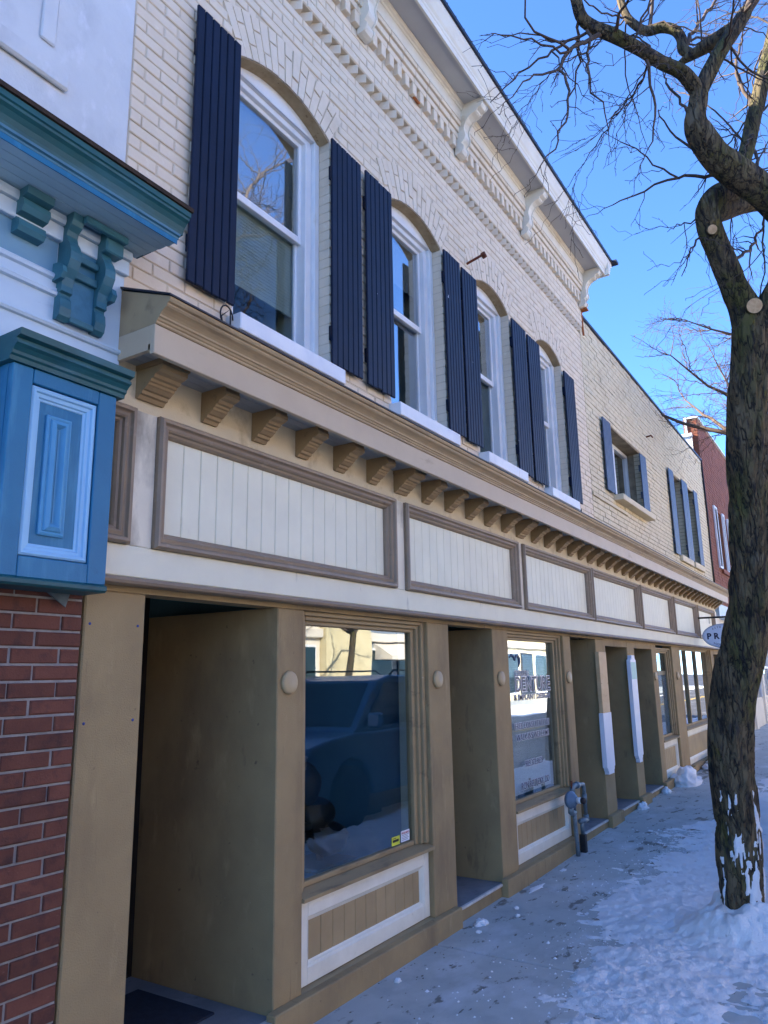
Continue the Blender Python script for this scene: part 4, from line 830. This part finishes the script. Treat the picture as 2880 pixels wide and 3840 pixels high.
def resample(pts, step):
    P = [Vector(p[:3]) for p in pts]; rr = [p[3] for p in pts]; out = []
    for i in range(len(P)-1):
        p0 = P[max(i-1, 0)]; p1 = P[i]; p2 = P[i+1]; p3 = P[min(i+2, len(P)-1)]
        n = max(1, int((p2-p1).length/step))
        for k in range(n):
            t = k/n
            q = .5*((2*p1)+(p2-p0)*t+(2*p0-5*p1+4*p2-p3)*t*t+(3*p1-p0-3*p2+p3)*t**3)
            out.append((q, rr[i]*(1-t)+rr[i+1]*t))
    out.append((P[-1], rr[-1])); return out
def bark_tube(mb, pts, n=40, step=.025, amp=.09, seed=1):
    c = resample(pts, step); P = [p for p, r in c]
    t0 = (P[1]-P[0]).normalized(); u = t0.orthogonal().normalized(); s = 0.0; ang = np.arange(n)/n; b = len(mb.v)
    for i, (p, r) in enumerate(c):
        t = (P[min(i+1, len(P)-1)]-P[max(i-1, 0)]).normalized(); u = (u-t*u.dot(t)).normalized(); w = t.cross(u)
        if i: s += (P[i]-P[i-1]).length
        per = 6; X = ang*per; Y = np.full(n, s*3.2/ (1))
        wob = fbm(X*1.0, Y*.8, seed+5, 3, per)
        rid = np.abs(fbm(X*2+0*wob, Y*.9+wob*1.2, seed, 4, per*2)*2-1)
        lump = fbm(ang*2, np.full(n, s*1.5), seed+9, 2, 2)-.5
        rad = .95*r*(1+amp*(np.clip(rid*2.6, 0, 1)-.62)+.20*lump)
        for k in range(n): a = 2*math.pi*k/n; mb.v.append(tuple(p+(u*math.cos(a)+w*math.sin(a))*float(rad[k])))
    for i in range(len(c)-1):
        for k in range(n): mb.f.append((b+i*n+k, b+i*n+(k+1) % n, b+(i+1)*n+(k+1) % n, b+(i+1)*n+k))
    mb.f.append(tuple(b+(len(c)-1)*n+k for k in range(n))); return c
def zigzag(mb, p, d, length, r0, depth, rg, nseg=None, droop=0.0, spur=True):
    """honey-locust twig: short kinked steps with stubby spurs, forking"""
    p = Vector(p); d = Vector(d).normalized(); step = .05+.03*rg.random(); n = max(2, int(length/step)); pts = [p.copy()]; rad = [r0]; side = 1
    axis = d.orthogonal().normalized(); axis.rotate(Matrix.Rotation(rg.uniform(0, 6.28), 3, d))
    for k in range(n):
        side = -side; q = d.copy(); q.rotate(Matrix.Rotation(side*rg.uniform(.12, .42), 3, axis))
        d = (d+Vector((rg.gauss(0, .10), rg.gauss(0, .10), rg.gauss(0, .10)-droop))).normalized()
        p = p+q*step*rg.uniform(.7, 1.3); pts.append(p.copy()); f = (k+1)/n; rad.append(max(r0*(1-.72*f), .0016))
        if spur and rg.random() < .6:
            e = q.copy(); e.rotate(Matrix.Rotation(-side*rg.uniform(.7, 1.3), 3, axis)); e = (e+Vector((rg.gauss(0, .3), rg.gauss(0, .3), rg.gauss(0, .3)))).normalized()
            mb.tube([p, p+e*rg.uniform(.008, .022)], [.0022, .0011], 3, False)
        if depth > 0 and rg.random() < .34:
            e = q.copy(); e.rotate(Matrix.Rotation(-side*rg.uniform(.5, 1.1), 3, axis)); e = (e+Vector((rg.gauss(0, .35), rg.gauss(0, .35), rg.gauss(0, .35)))).normalized()
            zigzag(mb, p, e, length*rg.uniform(.3, .6), max(rad[-1]*.7, .0016), depth-1, rg, None, droop)
    mb.tube(pts, rad, 4 if r0 < .006 else 5, False)
rt = random.Random(12)
tree = thing('honey_locust_tree', 'bare dark mossy street tree with crooked trunk and snow at its foot', 'tree', (5.95, -1.8, 0))
tr = MB(); bark_tube(tr, LIMBS['trunk'], 96, .014, .17, 3)
trunk = tr.build('trunk', 'bark', tree, True)
for nm, n in (('A', 44), ('F', 32), ('Bbase', 48), ('B1', 32), ('B2', 32), ('C', 28), ('Dl', 28), ('E', 32)):
    lb = MB(); bark_tube(lb, LIMBS[nm], n, .02, .13, 10+n); lb.build('limb', 'bark', tree, True)
def cutface(c, nrm, r):
    m = MB().lathe(c, nrm, [(r*1.16, -.03), (r*1.1, .004), (r, .008)], 20).build('cut_collar', 'bark', tree, True)
    MB().lathe(c, nrm, [(r*.98, .0085), (r*.97, .011)], 20).build('cut_wood', 'cut_wood', m)
vdir = lambda p: (Vector((0, -CAM_D, CAM_H))-Vector(p)).normalized()
for c, r in (((5.14, -2.375, 4.09), .049), ((4.86, -2.21, 4.56), .030)):
    v = (vdir(c)+Vector((.1, -.25, .1))).normalized(); cutface(Vector(c)+v*.085, v, r)
tw = MB()
for k in list(LIMBS):
    if k[0] == 't' and k != 'trunk':
        c = resample(LIMBS[k], .05); pts = [c[0][0]]; rad = [c[0][1]]
        for p, r in c[1:]:
            pts.append(p+Vector((rt.gauss(0, .008), rt.gauss(0, .008), rt.gauss(0, .008)))); rad.append(max(r, .002))
        tw.tube(pts, rad, 6, False)
        for i in range(2, len(pts)):
            if rt.random() < .42:
                t = (pts[i]-pts[i-1]).normalized(); o = Vector((rt.gauss(0, 1), rt.gauss(0, 1), rt.gauss(0, 1)-.15)); o = (o-t*o.dot(t)).normalized()
                zigzag(tw, pts[i], t*.8+o, rt.uniform(.12, .42 if k not in ('t1', 't2', 't4', 't6') else .26), max(rad[i]*.5, .002), 1, rt, None, .02)
        t = (pts[-1]-pts[-2]).normalized(); zigzag(tw, pts[-1], t, .3 if k not in ('t1', 't2', 't6') else .10, rad[-1], 1, rt, None, .02)
for nm, cnt in (('B1', 6), ('Dl', 7), ('E', 13), ('C', 2), ('B2', 4), ('Bbase', 2), ('F', 3), ('A', 1)):
    c = resample(LIMBS[nm], .05)
    for j in range(cnt):
        p, r = c[rt.randrange(len(c)//5, len(c))]; i = rt.uniform(0, 6.28)
        o = Vector((rt.gauss(.15, .9), rt.gauss(-.1 if nm not in ('E',) else -.3, .9), rt.gauss(.15, .8)))
        zigzag(tw, p, o, rt.uniform(.5, 1.2), rt.uniform(.006, .011), 2, rt, None, .012)
for j, (st, d, L_) in enumerate((((5.74, -2.82, 6.9), (.25, -.25, 1), 3.0), ((5.74, -2.82, 6.9), (.9, -.3, .8), 3.4), ((4.67, -1.80, 6.7), (.1, .05, 1), 2.2), ((3.60, -1.84, 5.76), (.0, -.5, .9), 2.4), ((5.41, -2.63, 4.92), (.9, -.7, .9), 3.6), ((5.41, -2.63, 4.92), (.5, -1, .8), 3.2), ((4.57, -2.6, 5.79), (.2, -.7, 1), 2.6), ((5.68, -2.75, 6.5), (.6, -.8, .9), 3.2), ((5.15, -2.63, 4.29), (.5, -.9, .7), 3.0), ((5.74, -2.82, 6.9), (-.5, -.6, .9), 2.6))):
    q = Vector(st); d = Vector(d).normalized(); P = [q.copy()]; n = 14
    for k in range(n):
        d = (d+Vector((rt.gauss(0, .16), rt.gauss(-.02, .16), rt.gauss(0, .12)))).normalized(); q = q+d*L_/n; P.append(q.copy())
        if k > 2:
            for _ in range(2):
                e = (d+Vector((rt.gauss(0, .8), rt.gauss(-.1, .8), rt.gauss(.1, .6)))).normalized(); zigzag(tw, q, e, rt.uniform(.5, 1.3), rt.uniform(.007, .012), 2, rt, None, .008)
    tw.tube(P, [.036*(1-.8*k/n) for k in range(n+1)], 8, False)
tw.build('crown', 'twig', tree, True)
# ------------------------------------------------------------------ other bare trees in the street
def bare_tree(name, label, x, y, zb, h, seed, mat='pale_twig', lean=(0, 0), det=2, nl=11, reach=1.0, group=None, tf=.42):
    rg = random.Random(seed); o = thing(name, label, 'tree', (x, y, zb), group); t = MB()
    pts = [(x+lean[0]*f+.06*math.sin(5*f+seed), y+lean[1]*f+.05*math.cos(4*f+seed), zb-.1+(h*tf+.1)*f, .15*(1-.35*f)) for f in (0, .12, .3, .5, .75, 1)]
    bark_tube(t, pts, 24, .06, .12, seed); t.build('trunk', 'bark', o, True)
    cr = MB(); top = Vector(pts[-1][:3])
    for k in range(nl):
        a = 2*math.pi*k/nl+rg.uniform(-.3, .3); d = Vector((math.cos(a), math.sin(a), rg.uniform(.35, 1.5))).normalized()
        p = top+Vector((0, 0, -rg.uniform(0, .5))); q = p.copy(); P = [q.copy()]; n = 9; L = h*.55*rg.uniform(.8, 1.15)*reach
        for j in range(n):
            d = (d+Vector((rg.gauss(0, .22), rg.gauss(0, .22), rg.gauss(0, .18)+.02))).normalized(); q = q+d*L/n; P.append(q.copy())
            if j > 1:
                for _ in range(3):
                    e = (d+Vector((rg.gauss(0, .8), rg.gauss(0, .8), rg.gauss(0, .6)))).normalized(); zigzag(cr, q, e, rg.uniform(.5, 1.2), .008, det, rg, None, .01, False)
        cr.tube(P, [.06*(1-.85*j/n) for j in range(n+1)], 7, False)
    cr.build('crown', mat, o, True); return o
bare_tree('street_tree', 'sunlit pale bare tree farther along the kerb behind the dark trunk', 14.0, -2.3, .1, 10.4, 5, 'pale_twig', (.1, .25), 2, 13, .58, None, .52)
bare_tree('street_tree', 'bare street tree across the road mirrored in first shop window', 22.3, -12.9, 0, 8.5, 9, 'twig', (.5, 0), 1, 9)
bare_tree('street_tree', 'bare street tree across the road opposite the near end', 8.5, -12.9, 0, 8.5, 14, 'twig', (-.3, 0), 1, 9)

# ------------------------------------------------------------------ snow
def snow_sheet(name, x0, x1, y0, y1, step, hfun, label, mat='snow'):
    nx = int((x1-x0)/step)+1; ny = int((y1-y0)/step)+1
    X, Y = np.meshgrid(np.linspace(x0, x1, nx), np.linspace(y0, y1, ny)); Z, keep = hfun(X, Y)
    V = np.stack([X, Y, Z], -1).reshape(-1, 3); idx = np.arange(nx*ny).reshape(ny, nx)
    F = np.stack([idx[:-1, :-1], idx[:-1, 1:], idx[1:, 1:], idx[1:, :-1]], -1).reshape(-1, 4)
    K = keep.reshape(-1)[F].any(1); F = F[K]
    me = bpy.data.meshes.new(name); me.from_pydata(V.tolist(), [], F.tolist()); me.polygons.foreach_set('use_smooth', [True]*len(me.polygons)); me.materials.append(MATS[mat])
    o = link(name, me, None, (0, 0, 0), 'stuff'); o['label'] = label; o['category'] = 'snow'; return o
GZ = np.vectorize(gz)
def h_main(X, Y):
    edge = np.interp(X, [2.9, 4.1, 4.6, 5.6, 7.1, 9.4], [-1.7, -1.26, -1.10, -.88, -.86, -.80])+.30*(fbm(X*1.3, Y*1.3, 3)-.5)          # where the swept strip ends
    d = edge-Y                                                              # metres into the snow
    n1 = fbm(X*2.2, Y*2.2, 1, 5); n2 = fbm(X*11, Y*9, 2, 4); n3 = fbm(X*34, Y*30, 5, 3)
    cov = np.clip(d*2.6+.12, -1, 1)+1.9*(n1-.5)+1.3*(n2-.5)
    wornx = np.exp(-((X-4.4)/1.0)**2-((Y+2.0)/.35)**2)*1.3                  # trodden patch at the lower right
    cov = cov-wornx*np.clip(fbm(X*5, Y*9, 8, 4)*2-.55, 0, 1)*1.6
    hgt = np.clip(cov, -.4, 1.2)*.022+.024*(n2-.42)*np.clip(cov+.3, 0, 1)+.024*(n3-.45)*np.clip(cov+.4, 0, 1)+.010*(fbm(X*70, Y*66, 6, 2)-.5)*np.clip(cov+.4, 0, 1)
    r = np.hypot(X-5.88, (Y+1.80)*1.0); hgt = hgt+.26*np.exp(-(np.clip(r-.10, 0, 9)/.20)**2)*(.45+.8*n1+.5*(n2-.5))+.07*np.exp(-(r/.75)**2)*n1
    return GZ(X)+hgt-.004, hgt > -.006
snow_sheet('snow', 2.9, 9.2, -2.42, -.25, .0125, h_main, 'trodden bluish snow covering the kerb side of the pavement')
def h_far(X, Y):
    edge = -.86-.30*np.clip((X-9.2)/4, 0, 1)+.35*(fbm(X*1.0, Y*1.0, 13)-.5)
    d = edge-Y; n1 = fbm(X*1.7, Y*1.7, 11, 5); n2 = fbm(X*7, Y*7, 12, 4)
    cov = np.clip(d*2.2, -1, 1)+1.8*(n1-.5)+1.1*(n2-.5)
    hgt = np.clip(cov, -.4, 1.4)*.028+.03*(n2-.4)*np.clip(cov+.3, 0, 1)+.10*np.exp(-((Y+2.25)/.35)**2)*n1
    return GZ(X)+hgt-.004, hgt > -.006
snow_sheet('snow', 9.2, 26, -2.42, -.2, .035, h_far, 'thin trodden snow farther down the pavement past the tree')
def h_road(X, Y):
    n1 = fbm(X*.9, Y*.9, 21, 5); n2 = fbm(X*5, Y*5, 22, 3)
    hgt = .26*np.exp(-((Y+11.6)/.8)**2)*(.4+n1)+.10*np.exp(-((Y+2.9)/.45)**2)*n1+.04*(n2-.55)
    base = np.where(Y < -12.0, .02, -.11)
    return base+hgt-.03, hgt > .0
snow_sheet('snow', -10, 60, -13.4, -2.45, .22, h_road, 'snow banks along both kerbs of the road')
# snow clinging to the trunk: patches laid on the bark of the lower trunk
c = resample(LIMBS['trunk'], .014); n = 96; tv = trunk.data.vertices; off = wloc(trunk); sn = MB()
ni = next(i for i, (p, r) in enumerate(c) if p.z > 1.0); A, Zg = np.meshgrid(np.arange(n)/n, np.array([p.z for p, r in c[:ni]]))
Q = fbm(A*34, Zg*7.5, 77, 4, 34)*.75+fbm(A*9, Zg*2.6, 78, 3, 9)*.25+fbm(A*70, Zg*40, 79, 2, 70)*.14
for i in range(ni):
    for k in range(n):
        p = tv[i*n+k].co+off; nn = (p-c[i][0]).normalized(); f = nn.dot(Vector((-.45, -.89, 0))); zc = c[i][0].z
        th = .645+.22*max(0, zc-.36)-.07*max(0, f)-.14*max(0, .26-zc)/.26+(.0 if f > -.3 else .2)
        sn.v.append(tuple(p+nn*min(.009, max(-.012, (Q[i, k]-th)*.14))))
for i in range(ni-1):
    for k in range(n): sn.f.append((i*n+k, i*n+(k+1) % n, (i+1)*n+(k+1) % n, (i+1)*n+k))
o = sn.build('trunk_snow', 'clean_snow', None, True, 'stuff'); o['label'] = 'streaks of snow plastered on the lower bark of the tree'; o['category'] = 'snow'
LUMPS = [((12.42, -.17, .12), (.30, .17, .20), 'large snow heap against plinth below narrow frosted window'), ((12.75, -.22, .10), (.22, .12, .08), 'low snow heap just right of the large heap by the frosted window'),
         ((15.3, -.30, .16), (.75, .26, .14), 'long snow heap under the gas pipes behind the tree'), ((14.3, -.22, .12), (.34, .14, .07), 'low snow ridge along wall left of the gas pipes'),
         ((10.25, -.07, .06), (.11, .06, .07), 'dirty snow lump at the foot of the second white board pilaster'), ((11.55, -.07, .07), (.10, .06, .08), 'snow lump beside the step of the last doorway before the frosted window'),
         ((5.33, -.14, .008), (.060, .042, .022), 'white snow lump on pavement by corner of second doorway'), ((5.16, -.20, .004), (.026, .02, .010), 'smaller snow lump next to the one by second doorway'),
         ((4.15, -.16, .006), (.022, .018, .014), 'tiny snow crumb beside nearest plinth'), ((7.02, -.16, .004), (.07, .03, .012), 'flat snow lump below the lettered window plinth'), ((6.38, -.15, .003), (.15, .035, .008), 'thin snow smear along pavement near lettered window'),
         ((5.62, -.30, .008), (.022, .016, .010), 'small snow piece in front of second doorway step'), ((5.78, -.22, .008), (.02, .02, .012), 'small snow piece touching second doorway step')]
for k, (p, r, lb) in enumerate(LUMPS):
    tag(blob((p[0], p[1], p[2]+gz(p[0])*0), r, 4, .42, k+3).build('snow_lump', 'clean_snow', None, True), lb, 'snow lump', 'snow lumps along the wall')
# snow on the bark foot ledge and crumbs scattered over the swept strip
cr = MB(); rc = random.Random(4)
for k in range(420):
    x = rc.uniform(3.4, 9); y = -rc.betavariate(2.2, 1.5)*1.35-.05; s = rc.uniform(.003, .010)*(1.6 if rc.random() < .08 else 1)
    z = gz(x); a = rc.uniform(0, 3); ca, sa = math.cos(a)*s, math.sin(a)*s
    cr.add([(x+ca, y+sa, z), (x-sa, y+ca*.8, z), (x-ca, y-sa, z), (x+sa, y-ca*.8, z), (x, y, z+s*.8)], [(0, 1, 4), (1, 2, 4), (2, 3, 4), (3, 0, 4)])
for k in range(1000):
    x = rc.uniform(3.6, 9.2); e = float(np.interp(x, [2.9, 4.1, 4.6, 5.6, 7.1, 9.4], [-1.7, -1.26, -1.10, -.88, -.86, -.80])); y = e+rc.gauss(-.16, .22)
    if y < -2.3 or y > -.2: continue
    s = rc.uniform(.003, .009)*(2.0 if rc.random() < .08 else 1); z = gz(x)+(.016*rc.random()+.004 if y < e-.05 else 0); a = rc.uniform(0, 3); ca, sa = math.cos(a)*s, math.sin(a)*s
    cr.add([(x+ca, y+sa, z), (x-sa, y+ca*.8, z), (x-ca, y-sa, z), (x+sa, y-ca*.8, z), (x+ca*.3, y-sa*.2, z+s*.9)], [(0, 1, 4), (1, 2, 4), (2, 3, 4), (3, 0, 4), (3, 2, 1, 0)])
o = cr.build('snow_crumbs', 'clean_snow', None, False, 'stuff'); o['label'] = 'tiny crumbs of snow scattered over the swept pavement'; o['category'] = 'snow'
dc = MB()
for k in range(140):
    x = rc.uniform(3.4, 8.5); y = -rc.betavariate(1.0, 2.2)*1.6-.065; s = rc.uniform(.002, .007); z = gz(x); a = rc.uniform(0, 3); ca, sa = math.cos(a)*s*2, math.sin(a)*s
    dc.add([(x+ca, y+sa, z), (x-sa, y+ca*.5, z), (x-ca, y-sa, z), (x+sa, y-ca*.5, z), (x, y, z+s*.5)], [(0, 1, 4), (1, 2, 4), (2, 3, 4), (3, 0, 4)])
o = dc.build('grit', 'bark', None, False, 'stuff'); o['label'] = 'dark grit and bark bits on the pavement'; o['category'] = 'grit'

# ------------------------------------------------------------------ next shopfront past the red building's corner
nf = thing('pale_shopfront', 'pale panelled shopfront with blue tinted windows seen past the tree', 'shopfront', (18.1, .1, 0))
MB().box(18.06, 30, .10, .3, .1, .95).box(18.06, 30, .10, .3, 2.3, 3.19).build('wall', 'cream_front', nf)
x = 18.1
while x < 29.5:
    p = MB().box(x, x+.35, .03, .3, .1, 2.9).build('pier', 'cream_front', nf)
    f = MB().rbox(x+.351, x+.43, .08, .16, .951, 2.299, .004).rbox(x+2.27, x+2.349, .08, .16, .951, 2.299, .004).rbox(x+.43, x+2.27, .08, .16, 1.75, 1.83, .004).build('window', 'white_trim', nf)
    MB().box(x+.43, x+2.27, .12, .125, .951, 2.299).build('pane', 'upper_glass', f); MB().box(x+.36, x+2.34, .5, .52, .951, 2.299).build('curtain', 'sky_blue_shutter', f)
    b = MB()
    k = x+.36
    while k < x+2.33: b.cbox(k, k+.07, .085, .0995, .14, .90, .004); k += .072
    b.build('panel_boards', 'cream_front', nf, kind='stuff'); x += 2.35
MB().box(18.06, 30, -.05, .0995, 2.9005, 3.19).build('sign_band', 'pale_blue_white', nf)

# ------------------------------------------------------------------ parked car mirrored in the windows
car = thing('parked_car', 'dark blue sport utility vehicle parked at the kerb, mirrored in shop window', 'car', (9.5, -3.65, -.11))
CX, CY0, CY1, GZ0 = 7.15, -4.60, -2.68, -.11
def sec(pts): return [(CX+a, GZ0+b) for a, b in pts]
bp_ = sec([(.05, .42), (.0, .60), (.02, .92), (.10, 1.04), (.55, 1.12), (1.05, 1.16), (4.75, 1.16), (4.82, 1.05), (4.85, .55), (4.80, .40), (4.45, .36), (4.40, .60), (4.22, .80), (3.98, .86), (3.74, .80), (3.56, .60), (3.50, .36), (1.42, .36), (1.36, .60), (1.18, .80), (.94, .86), (.70, .80), (.52, .60), (.46, .36)])
bd = MB().prism(bp_, 'y', CY0+.02, CY1-.02).build('body', 'car_paint', car)
bd.modifiers.new('bevel', 'BEVEL').width = .05; bd.modifiers['bevel'].segments = 3; bd.modifiers['bevel'].limit_method = 'ANGLE'
vs = []; fs = []
for (xx, zz, ins) in ((1.02, 1.15, .06), (1.80, 1.80, .20), (2.2, 1.87, .22), (4.35, 1.86, .22), (4.72, 1.15, .06)): vs += [(CX+xx, CY0+ins, GZ0+zz), (CX+xx, CY1-ins, GZ0+zz)]
for k in range(4): fs.append((2*k, 2*k+1, 2*k+3, 2*k+2))
fs += [(0, 2, 4, 6, 8), (9, 7, 5, 3, 1), (0, 8, 9, 1)]
cb = MB().add(vs, fs).build('cabin', 'car_paint', car); cb.modifiers.new('bevel', 'BEVEL').width = .04; cb.modifiers['bevel'].segments = 2
def quad(nm, pts, mt): m = MB(); m.add([Vector(p) for p in pts], [(0, 1, 2, 3)]); o = m.build(nm, mt, car); sol = o.modifiers.new('solid', 'SOLIDIFY'); sol.thickness = .012; sol.offset = 0; return o
L3 = lambda a, b, t: tuple(a[i]+(b[i]-a[i])*t for i in range(3))
wsA, wsB, wsC, wsD = (CX+1.02, CY0+.06, GZ0+1.15), (CX+1.02, CY1-.06, GZ0+1.15), (CX+1.80, CY1-.20, GZ0+1.80), (CX+1.80, CY0+.20, GZ0+1.80)
n_ = Vector((-.64, 0, .77))*.012
quad('windscreen', [Vector(L3(L3(wsA, wsB, s), L3(wsD, wsC, s), t))+n_ for s, t in ((.06, .10), (.94, .10), (.93, .93), (.07, .93))], 'car_glass')
for s, yb, yt in ((1, CY1-.06, CY1-.21), (-1, CY0+.06, CY0+.21)):
    for xa, xb, xta, xtb in ((1.25, 2.45, 1.92, 2.45), (2.55, 3.65, 2.55, 3.65), (3.75, 4.55, 3.75, 4.32)):
        quad('side_window', [(CX+xa, yb+.012*s-.01*s, GZ0+1.22), (CX+xb, yb+.012*s-.01*s, GZ0+1.22), (CX+xtb, yt+.03*s, GZ0+1.77), (CX+xta, yt+.03*s, GZ0+1.77)], 'car_glass')
    for wx in (.94, 3.98):
        wc = (CX+wx, (CY1-.14) if s > 0 else (CY0+.14), GZ0+.38)
        w = MB().lathe(wc, (0, s, 0), [(.20, -.12), (.36, -.12), (.385, -.08), (.385, .08), (.36, .12), (.24, .12)], 32).build('wheel', 'tyre', car, True)
        MB().lathe(wc, (0, s, 0), [(.235, .118), (.22, .10), (.08, .09), (.06, .105), (.0, .108)], 24).build('rim', 'alloy', w, True)
    MB().rbox(CX+1.30, CX+1.42, yb+.02*s if s > 0 else yb-.22, yb+.22 if s > 0 else yb-.02, GZ0+1.20, GZ0+1.40, .03).build('mirror', 'car_paint', car)
    MB().tube([(CX+2.1, yt+.04*s, GZ0+1.87), (CX+2.2, yt+.04*s, GZ0+1.94), (CX+4.1, yt+.04*s, GZ0+1.94), (CX+4.25, yt+.04*s, GZ0+1.87)], .016, 6).build('roof_rail', 'chrome_dark', car, True)
    ya, yb2 = (CY1-.50, CY1-.035) if s > 0 else (CY0+.035, CY0+.50)
    MB().rbox(CX-.01, CX+.20, ya, yb2, GZ0+.80, GZ0+.97, .02).build('headlight', 'lamp_lens', car)
MB().rbox(CX-.02, CX+.06, CY0+.55, CY1-.55, GZ0+.66, GZ0+.96, .015).build('grille', 'chrome_dark', car)
MB().rbox(CX-.06, CX+.10, CY0+.06, CY1-.06, GZ0+.42, GZ0+.62, .03).build('bumper', 'chrome_dark', car)

# ------------------------------------------------------------------ row across the street
def opposite(x0, x1, h, mat, label, awn=None, nw=3):
    o = thing('opposite_building', label, 'building', (x0, -16.5, 0), 'buildings across the street')
    MB().box(x0+.02, x1-.02, -24, -16.5, 0, h).build('wall', mat, o)
    MB().box(x0+.02, x1-.02, -16.5, -16.1, h-.55, h-.05).rbox(x0+.02, x1-.02, -16.499, -16.3, 3.3, 3.7, .03).build('cornice', 'cream_front', o)
    w = (x1-x0)/nw
    for k in range(nw):
        a = x0+w*k+w*.30; b = x0+w*(k+1)-w*.30
        f = MB().rbox(a-.1, b+.1, -16.499, -16.40, 4.5, 6.5, .02).build('window', 'white_trim', o); MB().box(a, b, -16.399, -16.39, 4.6, 6.4).build('pane', 'car_glass', f)
        a = x0+w*k+w*.12; b = x0+w*(k+1)-w*.12
        f = MB().rbox(a-.08, b+.08, -16.499, -16.42, .35, 3.0, .02).build('shop_window', 'chrome_dark' if k % 2 else 'white_trim', o); MB().box(a, b, -16.419, -16.41, .5, 2.9).build('pane', 'car_glass', f)
    if awn: MB().prism([(-16.499, 3.25), (-15.3, 2.6), (-15.3, 2.45), (-16.499, 2.45)], 'x', x0+.5, x1-.5).build('awning', awn, o)
opposite(-16, -4, 7.2, 'shading_brick', 'unseen brick building across the street, made dark to shade the doorways, near end', None, 4)  # unseen near fronts coloured dark so less light bounces into the doorways
opposite(-4, 6, 7.0, 'shading_brick', 'unseen brick shop with grey awning across the street, made dark to shade the doorways', 'grey_front', 3)
opposite(6, 16, 8.4, 'orange_brick', 'orange brick building across the street opposite the cornice', None, 4)
opposite(16, 25.4, 8.2, 'cream_front', 'cream rendered building across the street beside yellow brick wall', None, 3)
yb = thing('opposite_building', 'blank yellow brick wall across the street behind a bare tree', 'building', (25.4, -16.2, 0), 'buildings across the street')
MB().box(25.42, 28.9, -24, -16.2, 0, 8.4).build('wall', 'yellow_brick', yb)
m = MB()
for k in range(100): m.box(25.42, 28.9, -16.2, -16.193, .1+k*.08, .165+k*.08)
m.build('brick_courses', 'yellow_brick', yb, kind='stuff'); MB().box(25.4, 28.92, -16.3, -16.1, 8.401, 8.6).build('coping', 'cream_front', yb)
opposite(28.95, 39, 7.5, 'grey_front', 'grey shopfront with pale awning across the street', 'cream_front', 4)
opposite(39, 52, 8.3, 'yellow_brick', 'long yellow building across the street mirrored in lettered window', None, 5)
opposite(52, 66, 8.8, 'orange_brick', 'orange brick building across the street at the far end', None, 5)
opposite(66, 84, 8.2, 'cream_front', 'cream building across the street farthest away', None, 6)
